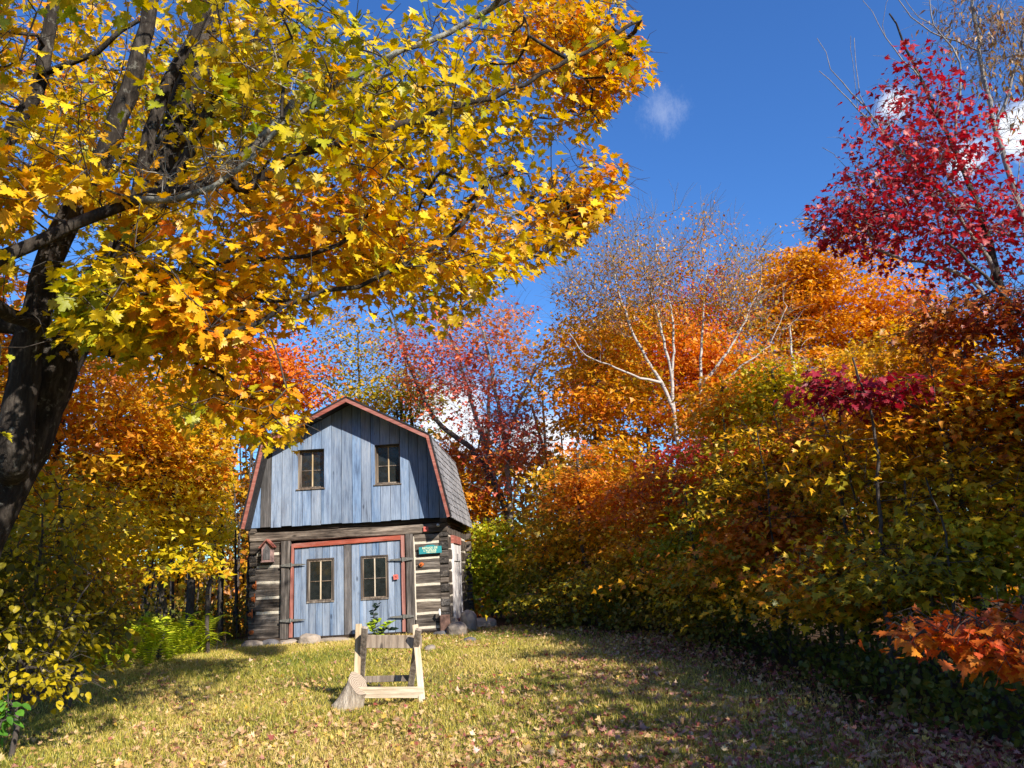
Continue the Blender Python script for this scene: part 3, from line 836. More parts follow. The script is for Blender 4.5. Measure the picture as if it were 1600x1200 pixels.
# gable sheathing planks
G = inset(PROF, .03)
def roofz(x):
    return float(np.interp(x, [p[0] for p in G], [p[1] for p in G]))
UW = [(1.01, 1.585, 3.10, 3.94), (2.675, 3.225, 3.10, 3.95)]
r = random.Random(5)
xs_ = [-.21]
while xs_[-1] < 4.12: xs_.append(xs_[-1] + r.uniform(.19, .23))
xs_[-1] = 4.20
gz0 = lambda x: 2.335 + .01 * math.sin(x * 9)
for k in range(len(xs_) - 1):
    a, b = xs_[k] + .005, xs_[k + 1] - .005
    dy = r.uniform(-.006, .006); bot = 2.33 + r.uniform(-.012, .012)
    if k == 2: bot += .02
    def seg(p, q, lo, hi):
        if q - p < .012: return
        xsx = sorted(set([p, q] + [g_[0] for g_ in G if p < g_[0] < q]))
        low = bot if lo is None else lo
        xa_ = G[0][0] + (low + .012 - G[0][1]) / (G[1][1] - G[0][1]) * (G[1][0] - G[0][0]); xb_ = G[4][0] + (low + .012 - G[4][1]) / (G[3][1] - G[4][1]) * (G[3][0] - G[4][0])
        xsx = sorted(set([max(p, xa_), min(q, xb_)] + [x for x in xsx if max(p, xa_) < x < min(q, xb_)]))
        if xsx[-1] - xsx[0] < .01: return
        top = [(x, roofz(x) if hi is None else min(hi, roofz(x))) for x in xsx]
        top = [(x, z) for x, z in top if z > low + .008]
        if len(top) < 2: return
        pts = [(top[0][0], low), (top[-1][0], low)] + top[::-1]
        mat = M['grey_plank'] if (k in (2,)) else M['blue_plank']
        prism('gable_plank', barn, pts, -.075 + dy, -.045 + dy, mat)
    cutw = [w for w in UW if not (b <= w[0] or a >= w[1])]
    if not cutw: seg(a, b, None, None)
    else:
        w = cutw[0]
        if a < w[0]: seg(a, w[0], None, None)
        if b > w[1]: seg(w[1], b, None, None)
        aa, bb = max(a, w[0]), min(b, w[1])
        seg(aa, bb, None, w[2]); seg(aa, bb, w[3], None)
# dark backing (attic shade put into its colour) behind planks, with its own depth
prism('attic_wall', barn, [(p[0], p[1]) for p in [(.0, 2.37), (4.12, 2.37)] + [tuple(q) for q in inset(PROF, .10)][::-1][1:-1]], .12, .16, M['dark_inside'])
prism('attic_wall', barn, [(p[0], p[1]) for p in [(.0, 2.37), (4.12, 2.37)] + [tuple(q) for q in inset(PROF, .10)][::-1][1:-1]], D0 - .1, D0 - .02, M['grey_plank'])
for (a, b, c, d) in UW:
    wn = window(barn, a + .02, b - .02, c + .02, d - .02, .065, fw=.03)
    # reveal boards; shade put into the colour of the right and top ones
    board('reveal', wn, a, a + .019, -.04, .10, c, d, M['sash'], axis=2)
    board('reveal', wn, b - .019, b, -.04, .10, c, d, M['sash_dark_and_shade'], axis=2)
    board('reveal', wn, a + .02, b - .02, -.04, .10, d - .019, d, M['sash_dark_and_shade'])
    board('reveal', wn, a + .02, b - .02, -.04, .10, c, c + .019, M['sash'])
    board('sill', wn, a - .02, b + .02, -.098, -.041, c - .028, c - .002, M['sash'], bev=.004)
# drip board shadow gap under the gable
# roof decks: four slopes
RL = D0 + .25
def slope(p, q, name, th=.03):
    p = np.array(p); q = np.array(q); d = (q - p) / np.linalg.norm(q - p); n = np.array([-d[1], d[0]])
    if n[1] < 0 and abs(n[1]) > .01: n = -n
    return p, q, d, n
for i in range(4):
    p, q = np.array(PROF[i]), np.array(PROF[i + 1])
    d = (q - p) / np.linalg.norm(q - p); n = np.array([-d[1], d[0]])      # outward (up) normal for left->right order
    pts = [tuple(p - n * .03), tuple(q - n * .03), tuple(q - n * .002), tuple(p - n * .002)]
    prism('roof_deck', barn, pts, -OH + .01, RL, M['dark_wood'])
# fascia (rake boards), coral
for i in range(4):
    p, q = np.array(PROF[i]), np.array(PROF[i + 1]); d = (q - p) / np.linalg.norm(q - p); n = np.array([-d[1], d[0]])
    wdt = .078 if i in (1, 2) else .066
    ia = p - n * wdt; ib = q - n * wdt
    prism('rake_board', barn, [tuple(ia + d * (.02 if i else 0)), tuple(ib - d * (.02 if i < 3 else 0)), tuple(q), tuple(p)], -OH - .022 - .003 * i, -OH + .008, M['coral'])
    # dark drip edge over the board
    prism('drip_edge', barn, [tuple(p + n * .004), tuple(q + n * .004), tuple(q + n * .036), tuple(p + n * .036)], -OH - .04, -OH + .01, M['dark_wood'])
prism('collar_board', barn, [(1.88, 4.83), (2.22, 4.83), (2.05, 4.93)], -.30, -.27, M['sash'])
# shingles
rs = np.random.RandomState(3)
for i in range(4):
    p, q = np.array(PROF[i]), np.array(PROF[i + 1])
    if i < 2: lowp, top = p, q
    else: lowp, top = q, p
    Ls = np.linalg.norm(top - lowp); dd = (top - lowp) / Ls
    n = np.array([-dd[1], dd[0]]) if i < 2 else np.array([dd[1], -dd[0]])
    rows = int(Ls / .16); Vs = []; Fs = []; k = 0
    for rr_ in range(rows + 1):
        s0 = rr_ * Ls / (rows + 1) - .02; y = -OH - .02
        while y < RL:
            w = rs.uniform(.09, .17); w = min(w, RL + .02 - y)
            a = s0 + rs.uniform(-.012, .012); L = .20 if rr_ < rows else Ls - a + .01
            th = rs.uniform(.008, .016)
            for (ss, yy, hh) in ((a, y + .004, .003), (a, y + w - .004, .003), (a + L, y + w - .004, .001), (a + L, y + .004, .001),
                                 (a, y + .004, .003 + th + .008), (a, y + w - .004, .003 + th + .008), (a + L, y + w - .004, .006), (a + L, y + .004, .006)):
                pt = lowp + dd * ss + n * hh; Vs.append((pt[0], yy, pt[1]))
            b = k * 8; Fs += [(b + 4, b + 5, b + 6, b + 7), (b, b + 1, b + 5, b + 4), (b, b + 4, b + 7, b + 3), (b + 1, b + 2, b + 6, b + 5), (b + 3, b + 2, b + 1, b)]; k += 1
            y += w
    o_ = link('shingles', pymesh('shingles', Vs, Fs, M['shingle']), barn); tag(o_, kind='stuff')

# --- things fixed to the barn
def emblem_pts(cx, cz, s):
    """a small four-legged animal mark"""
    P = [(-.9, .5), (-.7, .75), (-.45, .45), (.5, .4), (.8, .2), (.75, -.7), (.55, -.7), (.5, -.1), (-.2, -.1), (-.3, -.7), (-.5, -.7), (-.5, .1), (-.65, .35)]
    return [(cx + s * x, cz + s * z) for x, z in P]
def plaque(px, py, w, y, label, rot=0):
    cx, cz = face(px, py, y)
    q = O + np.array([math.cos(ANG) * cx - math.sin(ANG) * y, math.sin(ANG) * cx + math.cos(ANG) * y, cz])
    e = empty('marker_plaque', tuple(q), label=label, cat='plaque', group='small red marker plaques on the barn front')
    e.rotation_euler = (0, rot, ANG)
    s = w / 2
    prism('plate', e, [(-s, -s), (s, -s), (s * 1.05, s * .8), (s * .4, s), (-s, s)], -.012, 0, M['plate_red'])
    prism('emblem', e, emblem_pts(0, 0, s * .5), -.0155, -.0125, M['emblem'])
plaque(665.5, 826.5, .10, -.05, 'small faded red plaque with dark animal mark, high on the top log')
plaque(618.5, 901.5, .10, -.085, 'small red plaque with dark animal mark on the right blue door', -.1)
def rust_tie(px, py, label, cross=True):
    cx, cz = face(px, py); q = O + np.array([math.cos(ANG) * cx, math.sin(ANG) * cx, cz])
    e = empty('iron_tie', tuple(q), label=label, cat='iron tie', group='rusty orange iron ties on the log walls'); e.rotation_euler = (0, 0, ANG)
    V = []; 
    n = 10
    rr = random.Random(int(px * py))
    pts = [(.05 * math.cos(a_) * rr.uniform(.75, 1.1), .045 * math.sin(a_) * rr.uniform(.75, 1.1)) for a_ in [i * 2 * math.pi / n for i in range(n)]]
    prism('washer_plate', e, pts, -.05, -.014, M['rust'])
    tb = Tubes(); tb.add([(0, -.085, 0), (0, -.045, 0)], [.012, .018], 6); link('bolt', tb.mesh('bolt', M['rust']), e)
    if cross:
        prism('tie_bar', e, [(.035, -.07), (.055, -.06), (.05, .11), (.03, .10)], -.058, -.04, M['rust'])
rust_tie(398, 916, 'rusty iron tie highest on the left log wall')
rust_tie(396, 936, 'rusty iron tie second from the top on the left log wall')
rust_tie(392, 960, 'rusty iron tie second from the bottom on the left log wall')
rust_tie(393.5, 988, 'round rusty iron tie lowest on the left log wall', False)
rust_tie(659, 882, 'dark rusty iron tie on the right log wall under the green sign', False)

# sign
cx, cz = face(672.5, 859, -.05)
q = O + np.array([math.cos(ANG) * cx - math.sin(ANG) * -.05, math.sin(ANG) * cx + math.cos(ANG) * -.05, cz])
sg = empty('name_sign', tuple(q), label='teal wooden sign with cream lettering and arched top beside the doors', cat='sign'); sg.rotation_euler = (0, math.radians(-1.0), ANG)
prism('board', sg, [(-.235, -.075), (.235, -.075), (.235, .065), (.13, .07), (.06, .10), (-.06, .10), (-.13, .07), (-.235, .065)], -.03, 0, M['teal'])
def text(parent, body, size, x, z, y):
    cu = bpy.data.curves.new('lettering', 'FONT'); cu.body = body; cu.size = size; cu.align_x = 'CENTER'; cu.align_y = 'CENTER'; cu.extrude = .0015; cu.space_character = 1.15
    cu.offset = .0012
    tmp = bpy.data.objects.new('tmp', cu); COL.objects.link(tmp)
    bpy.context.view_layer.update()
    me = bpy.data.meshes.new_from_object(tmp.evaluated_get(bpy.context.evaluated_depsgraph_get())); me.name = 'lettering'
    bpy.data.objects.remove(tmp); me.materials.clear(); me.materials.append(M['letter'])
    return link('lettering', me, parent, (x, y, z), (math.pi / 2, 0, 0))
text(sg, 'REFUGE DE', .056, -.005, .038, -.0325); text(sg, "L'ALPAGE", .056, -.005, -.012, -.0325); text(sg, 'BIENVENUE', .034, .02, -.052, -.0325)

# bird house
cx, cz = face(420.5, 877); q = O + np.array([math.cos(ANG) * cx, math.sin(ANG) * cx, cz])
bh = empty('bird_house', tuple(q), label='little weathered pinkish bird house hanging on the left log wall', cat='bird house'); bh.rotation_euler = (0, 0, ANG)
prism('box', bh, [(-.11, 0), (.11, 0), (.11, .27), (0, .42), (-.11, .27)], -.15, -.015, M['bird_wood'])
prism('front_board', bh, [(-.075, .03), (.07, .03), (.07, .24), (0, .35), (-.075, .24)], -.160, -.151, M['grey_plank'])
tb = Tubes(); tb.add([(0, -.166, .2), (0, -.16, .2)], [.02, .02], 10); link('painted_hole', tb.mesh('hole', M['dark_inside']), bh)  # dark ring on the front board, the hole's shade put into colour
for s in (-1, 1):
    pts = [(0, .425), (s * .15, .265), (s * .165, .285), (0, .455)]
    prism('roof_board', bh, pts if s < 0 else pts[::-1], -.20, -.016, M['coral'])
board('floor_board', bh, -.12, .12, -.17, -.016, -.02, -.001, M['bird_wood'])

# white insulator under the eave, and box at the corner
cx, cz = face(684.5, 820.5, -.1)
q = O + np.array([math.cos(ANG) * cx - math.sin(ANG) * -.06, math.sin(ANG) * cx + math.cos(ANG) * -.06, cz])
ins = empty('insulator', tuple(q), label='white porcelain insulator knob under the right eave', cat='insulator'); ins.rotation_euler = (0, 0, ANG)
tb = Tubes(); tb.add([(0, -.07, -.01), (0, -.055, 0), (0, -.03, 0), (0, -.01, 0), (0, .03, 0)], [.012, .034, .026, .034, .015], 10); link('knob', tb.mesh('knob', M['white_glaze']), ins)
cx, cz = face(696, 973)
q = O + np.array([math.cos(ANG) * cx, math.sin(ANG) * cx, cz])
bx = empty('rusty_box', tuple(q), label='rusty brown metal box with grey handle at the lower right barn corner', cat='box'); bx.rotation_euler = (0, 0, ANG)
M['rust_brown'] = simple('rust_brown', (.15, .085, .065), .8, .5, 12, .4)
prism('case', bx, [(-.10, -.17), (.10, -.17), (.10, .16), (-.10, .16)], -.10, -.018, M['rust_brown'])
prism('lid', bx, [(-.085, -.15), (.085, -.15), (.085, .145), (-.085, .145)], -.115, -.101, M['rust_brown'])
tb = Tubes(); tb.add([(-.09, -.12, .16), (-.10, -.14, .22), (-.09, -.12, .28)], [.02, .026, .015], 6); link('handle', tb.mesh('handle', M['white_glaze']), bx)

# ================================================================== stones, stump, sawhorse
def rock(px, py, Yd, w, h, d, label, mat='stone', seed=0, flat=False, name='stone', sink=.22):
    rs = np.random.RandomState(seed)
    c = at(px, py, Yd)
    import bmesh
    bm = bmesh.new(); bmesh.ops.create_icosphere(bm, subdivisions=3, radius=1)
    P = np.array([v.co[:] for v in bm.verts])
    e = 3.2 if flat else 2.4
    nrm = (np.abs(P) ** e).sum(1) ** (1 / e); P = P / nrm[:, None]
    P *= (1 + .10 * smooth_noise(P * 1.6, 2.0, seed) + .04 * smooth_noise(P * 5, 2.0, seed + 1))[:, None]
    P *= np.array([w / 2, d / 2, h / 2])
    for v, q in zip(bm.verts, P): v.co = q
    me = bpy.data.meshes.new(name); bm.to_mesh(me); bm.free(); me.materials.append(M[mat])
    g0 = float(gz(c[0], Yd))
    o_ = link(name, me, None, (c[0], Yd, g0 + h / 2 - h * sink), (rs.uniform(-.06, .06), rs.uniform(-.06, .06), rs.uniform(-.3, .3)))
    tag(o_, label=label, cat='stone', group='stones round the barn footing')
    return o_
rock(397, 1016, 16.75, .50, .26, .4, 'grey flat stone under the left barn corner', 'stone', 1, True, sink=0.50)
rock(420, 1012, 16.80, .40, .26, .35, 'dark broken stone right of the left corner stone', 'stone_dark', 2, sink=0.50)
rock(484, 1012, 16.70, .42, .30, .35, 'square pale pinkish block under the left blue door', 'stone_pale', 3, True, sink=0.42)
rock(450, 1011, 16.8, .40, .20, .3, 'low pale footing stone left of the square block', 'stone_pale', 4, True, sink=0.62)
rock(525, 1007, 16.8, .75, .20, .3, 'long pale footing slab between the square block and the sawhorse', 'stone_pale', 5, True, sink=0.62)
rock(715, 1004, 16.7, .42, .36, .42, 'rounded grey boulder at the right barn corner', 'stone', 6)
rock(733, 990, 17.9, .36, .55, .4, 'reddish upright stone behind the rounded boulder', 'stone_pale', 7, True)
rock(757, 992, 18.6, .60, .26, .5, 'flat pale stone farthest right of the barn', 'stone_pale', 8, True)
rock(706, 985, 17.25, .30, .40, .3, 'grey footing stone under the side door', 'stone', 9, True)
rock(672, 1041, 14.2, .20, .13, .18, 'small pale stone in the grass right of the sawhorse', 'stone', 10, sink=0.40)
rock(734, 1028, 15.2, .26, .15, .2, 'small dark stone in the grass in front of the boulder', 'stone_dark', 11, sink=0.45)
rock(690, 998, 16.8, .38, .20, .3, 'low dark stone under the right end of the sill', 'stone_dark', 12, True, sink=0.50)

# sawhorse: an X-legged sawbuck
def gpt(px, py):
    """point of the ground under a pixel"""
    r_ = ray(px, py); t_ = 5.0
    for _ in range(60):
        p_ = np.array([0, 0, EYE]) + r_ * t_; t_ += (p_[2] - float(gz(p_[0], p_[1]))) / max(1e-3, -r_[2]) * .7
    return np.array([0, 0, EYE]) + r_ * t_
ffr = gpt(660, 1101); ffl = gpt(556, 1100)
sh = empty('sawhorse', tuple((ffr + ffl) / 2), label='rough pale wooden sawhorse with crossed legs standing on the lawn', cat='sawhorse')
so_ = (ffr + ffl) / 2
def beam(name, parent, a, b, w, t_, mat, ref=(0, 1, 0), org=so_):
    a = np.asarray(a, float) - org; b = np.asarray(b, float) - org; d = b - a; L = np.linalg.norm(d); d /= L
    u = np.cross(d, ref); u /= np.linalg.norm(u); v_ = np.cross(u, d)
    me = box_mesh(name, 0, L, -w / 2, w / 2, -t_ / 2, t_ / 2, M[mat], bev=.004, jit=.003, seg=4, axis=0, seed=int(L * 100))
    o_ = link(name, me, parent); m4 = Matrix(((d[0], u[0], v_[0], a[0]), (d[1], u[1], v_[1], a[1]), (d[2], u[2], v_[2], a[2]), (0, 0, 0, 1))); o_.matrix_basis = m4
    return o_
yb = ffr[1] + .78
bfr = np.array([at(640, 1067, yb)[0], yb, float(gz(0, yb)) - .01]); bfl = np.array([at(563, 1067, yb)[0], yb, float(gz(0, yb)) - .01])
ytop_b, ytop_f = ffr[1] + .52, ffr[1] + .28
tfr = at(649, 977, ytop_b); tfl = at(561, 975, ytop_b)      # front-foot legs lean back, tops behind
tbr = at(655, 983, ytop_f); tbl = at(571, 980, ytop_f)
dn = np.array([0, 0, .03])
beam('leg', sh, ffr - dn, tfr, .075, .04, 'pine', (0, 1, 0)); beam('leg', sh, ffl - dn, tfl, .075, .04, 'pine', (0, 1, 0))
beam('leg', sh, bfr - dn, tbr + np.array([0.0, -.05, 0]), .075, .045, 'old_pine', (0, 1, 0)); beam('leg', sh, bfl - dn, tbl + np.array([.0, -.05, 0]), .075, .045, 'old_pine', (0, 1, 0))
ym = ffr[1] + .40
zt = lambda px, py, y_: at(px, py, y_)
beam('top_board', sh, zt(562, 1002, ym), zt(659, 1003, ym), .035, .155, 'old_pine', (0, 0, 1))
beam('top_board', sh, zt(562, 993, ym + .03), zt(659, 995, ym + .03), .075, .02, 'pine', (0, 0, 1))
beam('stretcher', sh, zt(552, 1082, ffr[1] + .07), zt(662, 1082, ffr[1] + .07), .03, .125, 'pine', (0, 0, 1))
beam('stretcher', sh, zt(560, 1062, yb - .10), zt(641, 1059.5, yb - .10), .03, .075, 'old_pine', (0, 0, 1))

# stump
sb = gpt(544, 1107); top_c = at(560, 1068, sb[1] - .02)
stp = empty('stump', tuple(sb), label='weathered leaning cut stump in front of the sawhorse', cat='stump')
m, t, o = newmat('stump_bark'); M['stump_bark'] = m
tcn = N(t, 'ShaderNodeTexCoord'); na = noise(t, tcn.outputs['Object'], 22, 7, .7, (1, 1, .12)); nb = noise(t, tcn.outputs['Object'], 60, 4, .6, (1, 1, .1))
c = ramp(t, na, [(.3, (.10, .075, .055)), (.45, (.30, .24, .18)), (.65, (.50, .43, .34)), (.8, (.62, .55, .45))])
bsdf(t, o, c, .9, bump(t, nb, 1.0, .02), .15)
P = []; R = []
tb = Tubes()
zs = np.linspace(-.06, 1, 12)
cen = np.array([(top_c - sb) * s for s in zs]); cen[:, 1] -= .02
rad = .122 + .065 * (1 - zs) ** 2
tb.add(cen, rad, 26, .06, 4)
Vq = tb.V[0].reshape(len(zs), 26, 3)
for i_, z_ in enumerate(zs):
    k_ = max(0, z_) ** 1.5; Vq[i_, :, 2] += k_ * (.62 * (Vq[i_, :, 1] - cen[i_, 1]) - .38 * (Vq[i_, :, 0] - cen[i_, 0]))
tb.V[0] = Vq.reshape(-1, 3)
me = tb.mesh('trunk', M['stump_bark']); link('trunk', me, stp)
m, t, o = newmat('cut_wood'); M['cut_wood'] = m
tcn = N(t, 'ShaderNodeTexCoord'); wv = N(t, 'ShaderNodeTexWave', wave_type='RINGS', rings_direction='SPHERICAL'); wv.inputs['Scale'].default_value = 14; wv.inputs['Distortion'].default_value = 2.5
t.links.new(tcn.outputs['Object'], wv.inputs['Vector'])
bsdf(t, o, ramp(t, wv.outputs['Fac'], [(.2, (.20, .15, .11)), (.6, (.33, .26, .195)), (.9, (.42, .35, .27))]), .85, None, .2)
lastring = tb.V[0][-26:]; Vc = np.vstack([[lastring.mean(0)], lastring]) - lastring.mean(0)
link('cut_face', pymesh('cut_face', Vc * .995 + np.array([0, 0, .003]), [(0, 1 + i, 1 + (i + 1) % 26) for i in range(26)], M['cut_wood']), stp, tuple(lastring.mean(0)))

KEEP_OUT = lambda P: (lambda q: (q[0] > 1650) | (q[2] < .3))(proj(P))
SHADE = [(6.7, 4.2, 6.4, 2.0), (8.4, 6.6, 6.4, 2.1), (9.8, 3.2, 6.8, 2.2), (6.7, 8.6, 5.8, 1.7), (8.4, .2, 6.8, 2.0), (11.5, 6.0, 6.8, 2.2), (7.4, 2.0, 5.6, 1.7), (12.5, 0.0, 7.2, 2.2), (10.5, -2.2, 7.6, 2.0)]
#@@TREES
# ================================================================== foreground maple
def L3(pts, Y0, Y1=None):
    Y1 = Y0 if Y1 is None else Y1; n = len(pts)
    return [at(px, py, Y0 + (Y1 - Y0) * i / max(1, n - 1)) for i, (px, py) in enumerate(pts)]
MPOLY = [(-2500, -3000), (1000, -3000), (960, -300), (975, 0), (1010, 60), (1032, 128), (955, 170), (935, 215), (985, 262), (980, 300), (930, 360), (895, 400), (850, 425),
         (800, 440), (735, 490), (690, 525), (600, 510), (520, 495), (455, 520), (400, 540), (455, 590), (485, 640), (470, 700), (430, 722), (385, 690), (330, 650), (300, 690), (235, 600), (120, 560),
         (60, 720), (-2500, 900)]
def mkeep(P):
    px, py, z = proj(P)
    ins = in_poly(px, py, MPOLY)
    near = np.linalg.norm(P - np.array([0, 0, EYE]), axis=1) > np.where((z > 0) & (py > -100), 5.7, 4.4)
    vis = (px > -20) & (px < 1620) & (py > -20) & (py < 1220) & (z > 0)
    U = TO_SUN / TO_SUN[1] * -1.0                        # step along the sun's ray per metre of +y
    def shade(yp):
        k = (yp - P[:, 1]); return P[:, 0] - U[0] * k, P[:, 2] - U[2] * k
    bad = np.zeros(len(P), bool)  # crown shaped for sun
    for yp, xa, xb, za, zb in ((13.5, -10.5, -4.5, .2, 4.4), (15.5, -11, -4.8, .2, 4.6), (17, -6.2, -1.0, .3, 5.6)):
        x_, z_ = shade(yp); bad |= (x_ > xa) & (x_ < xb) & (z_ > za) & (z_ < zb)
    k = (P[:, 2] - .4) / U[2]; gx = P[:, 0] - U[0] * k; gy = P[:, 1] + k
    bad |= (gx > -6) & (gx < 3) & (gy > 5.5) & (gy < 17)
    u = KR.uniform(size=len(P)); drop = bad & (u < np.where(vis, .34, .95))
    x_, z_ = shade(11.2); drop |= (x_ > -8.8) & (x_ < -4.8) & (z_ > .3) & (z_ < 3.8) & (u < np.where(vis, .3, .9))
    x_, z_ = shade(15.0); drop |= (x_ > -9.2) & (x_ < -5.0) & (z_ > .1) & (z_ < 1.4)
    tr1 = in_poly(px, py, [(-50, 620), (30, 420), (60, 300), (190, 330), (150, 380), (90, 420), (85, 520), (160, 560), (100, 640), (40, 760), (-50, 900)]) & (P[:, 1] < 7.6)
    tr2 = in_poly(px, py, [(60, 20), (360, 10), (300, 240), (215, 330), (60, 250), (-20, 330), (-20, 200)]) & (P[:, 1] < 7.0)
    drop |= (tr1 & (u > .12)) | (tr2 & (u > .55))
    return (ins | (z < .5)) & near & ~drop
KR = np.random.RandomState(4)
mr = at(-150, 1150, 7.0)
blobs = [((-3.3, 6.6, 5.2), (4.7, 2.3, 3.3), .62), ((-.5, 3.0, 8.3), (2.6, 1.9, 1.0), .16), ((1.4, 3.2, 7.9), (1.8, 1.5, 1.0), .12), ((-1.4, 3.0, 10.0), (2.8, 1.8, 1.4), .20), ((-3.0, 4.6, 8.6), (2.4, 1.6, 1.1), .12), blob(250, 480, 6.3, 190, 60, .07), blob(330, 430, 6.6, 110, 60, .03), blob(690, 410, 8.2, 190, 75, .10), blob(560, 370, 7.2, 150, 60, .05),  # high blobs near the camera: unseen crown parts, added to shade the rest
         blob(200, 190, 8.9, 260, 220, .26), blob(520, 260, 8.8, 240, 160, .12), blob(410, 640, 7.4, 75, 60, .022), blob(120, 280, 6.0, 170, 60, .05), blob(930, 110, 8.6, 85, 130, .09), blob(940, 290, 8.6, 50, 50, .02), blob(850, 330, 8.8, 110, 100, .07),
         blob(700, 150, 8.3, 230, 120, .12), blob(430, 120, 7.0, 200, 110, .07), blob(860, 20, 8.4, 130, 120, .08)]
limbs = [
    (L3([(20, 720), (34, 590), (62, 470), (95, 375), (135, 300), (160, 240), (200, 150), (222, 80), (240, 0), (260, -160)], 6.7, 6.4), .15, .045),
    (L3([(150, 455), (200, 370), (215, 300), (235, 210), (262, 130), (300, 60), (330, 0), (360, -120)], 6.8, 6.6), .085, .04),
    (L3([(-90, 480), (-40, 330), (8, 225), (45, 165), (66, 115), (78, 40), (85, -30), (90, -200)], 6.7, 6.5), .085, .05),
    (L3([(66, 115), (110, 100), (150, 80), (190, 50), (215, 30)], 6.5, 6.4), .035, .02),
    (L3([(-60, 440), (0, 405), (60, 380), (110, 350), (170, 335), (215, 310), (290, 298), (350, 268), (400, 225), (440, 185), (480, 148), (540, 125), (600, 92), (700, 48), (800, -5), (860, -50)], 5.2, 6.6), .062, .018),
    (L3([(215, 310), (270, 312), (330, 290), (385, 255), (430, 210), (452, 188), (500, 165), (560, 138), (620, 110)], 5.35, 5.6), .032, .010),
    (L3([(140, 545), (180, 555), (230, 552), (275, 535), (300, 512), (330, 490), (400, 470), (480, 470)], 6.9, 6.6), .05, .012),
    (L3([(275, 535), (310, 570), (345, 590), (390, 640), (430, 665)], 6.9, 7.4), .018, .006),
    (L3([(350, 520), (410, 500), (440, 480), (510, 455), (560, 445), (620, 420), (660, 400), (700, 370), (740, 330), (762, 290)], 5.9, 7.0), .03, .008),
    (L3([(380, 300), (475, 232), (520, 227), (545, 220), (600, 205), (660, 190), (690, 172), (740, 158), (800, 140), (870, 105), (960, 55), (1000, 30)], 6.0, 7.8), .05, .009),
    (L3([(300, 420), (420, 405), (480, 402), (530, 380), (560, 360), (585, 320), (600, 280), (640, 220)], 6.3, 6.8), .024, .008),
    (L3([(700, 370), (780, 410), (850, 395), (890, 350), (935, 305), (975, 272)], 8.2, 8.8), .014, .005),
    (L3([(440, 185), (445, 120), (455, 60), (440, 20), (470, -20)], 5.7, 5.6), .016, .008),
    (L3([(190, 390), (260, 300), (320, 180), (400, 60), (470, -80)], 6.9, 6.9), .07, .03),
]
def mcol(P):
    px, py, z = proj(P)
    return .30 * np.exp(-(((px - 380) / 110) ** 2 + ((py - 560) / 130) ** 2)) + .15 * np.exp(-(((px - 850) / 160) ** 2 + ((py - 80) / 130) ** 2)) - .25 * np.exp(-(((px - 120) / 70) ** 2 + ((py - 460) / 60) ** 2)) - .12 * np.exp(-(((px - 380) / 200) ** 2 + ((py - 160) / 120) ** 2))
tree0 = grow_tree('maple_tree', 'huge leaning maple at the left with golden yellow leaves over the barn', 'tree', mr,
    trunk=[(L3([(-60, 900), (20, 735), (72, 610), (120, 510), (190, 395), (232, 315), (268, 225), (300, 120), (330, 10), (380, -200), (430, -500)], 7.0, 7.6), .26, .05)],
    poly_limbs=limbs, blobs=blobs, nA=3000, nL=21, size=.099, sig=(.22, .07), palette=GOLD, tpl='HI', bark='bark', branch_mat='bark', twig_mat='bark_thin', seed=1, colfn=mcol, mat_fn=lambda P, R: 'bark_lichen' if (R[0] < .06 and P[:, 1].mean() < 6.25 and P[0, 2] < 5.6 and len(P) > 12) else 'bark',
    keep=mkeep, near_leaves=300, droop=.75, twigs=2, tlen=.4, nbranch=30, rbranch=.011, hs=.12, colscale=.9, bare=.02, palshift=.02)
# bare dead twigs on the lichen covered limb
rs = np.random.RandomState(77)
tb = Tubes(); orgn = np.array(tree0[0].location)
for (px, py, Yd, k) in [(330, 262, 5.4, 18), (290, 285, 5.4, 9), (440, 130, 5.6, 8), (250, 295, 5.4, 6), (560, 110, 5.8, 6), (780, 330, 8.2, 7), (620, 120, 6.9, 4)]:
    for _ in range(k):
        p = at(px + rs.uniform(-30, 30), py + rs.uniform(-12, 12), Yd); d = rs.normal(size=3) * np.array([1, .6, .7]) + np.array([.3, 0, .3]); d /= np.linalg.norm(d)
        P = [p]; L = rs.uniform(.25, .6)
        for j in range(8):
            d = d + rs.normal(size=3) * .33; d /= np.linalg.norm(d); P.append(P[-1] + d * L / 8)
        tb.add(np.array(P) - orgn, np.linspace(.0055, .002, 9), 4)
        q = P[4]; d2 = rs.normal(size=3); d2 /= np.linalg.norm(d2)
        tb.add(np.array([q, q + d2 * .08, q + d2 * .16 + np.array([0, 0, .02])]) - orgn, [.003, .0025, .0015], 3)
tag(link('dead_twigs', tb.mesh('dead_twigs', M['dead_twig']), tree0[0]), kind='stuff')

# ================================================================== the other trees
def up_trunk(x, y, top, r, lean=(0, 0), r1=.03, n=4, seed=0):
    rs = np.random.RandomState(seed); z0 = float(gz(x, y)); top = np.asarray(top, float); pts = []
    for i in range(1, n + 1):
        t = i / n; p = np.array([x, y, z0]) * (1 - t) + top * t
        p += np.array([lean[0] * math.sin(t * math.pi), lean[1] * math.sin(t * math.pi), 0]) + rs.normal(size=3) * np.array([.08, .08, 0]) * (i < n)
        pts.append(p)
    return (pts, r, r1)
def std(name, label, cx, cy, Yd, rx, rz, base_px=None, extra=(), r=.09, **kw):
    b = blob(cx, cy, Yd, rx, rz, 1.0, kw.pop('ry', None)); c = b[0]
    bx = at(base_px, 900, Yd)[0] if base_px is not None else c[0]
    top = c + np.array([0, 0, b[1][2] * .6])
    kw['nA'] = int(kw['nA'] * .58); kw['nL'] = int(kw['nL'] * 1.6)
    return grow_tree(name, label, 'tree', (bx, Yd), trunk=[up_trunk(bx, Yd, top, r, seed=kw.get('seed', 0))], blobs=[b] + [blob(*e) for e in extra], **kw)
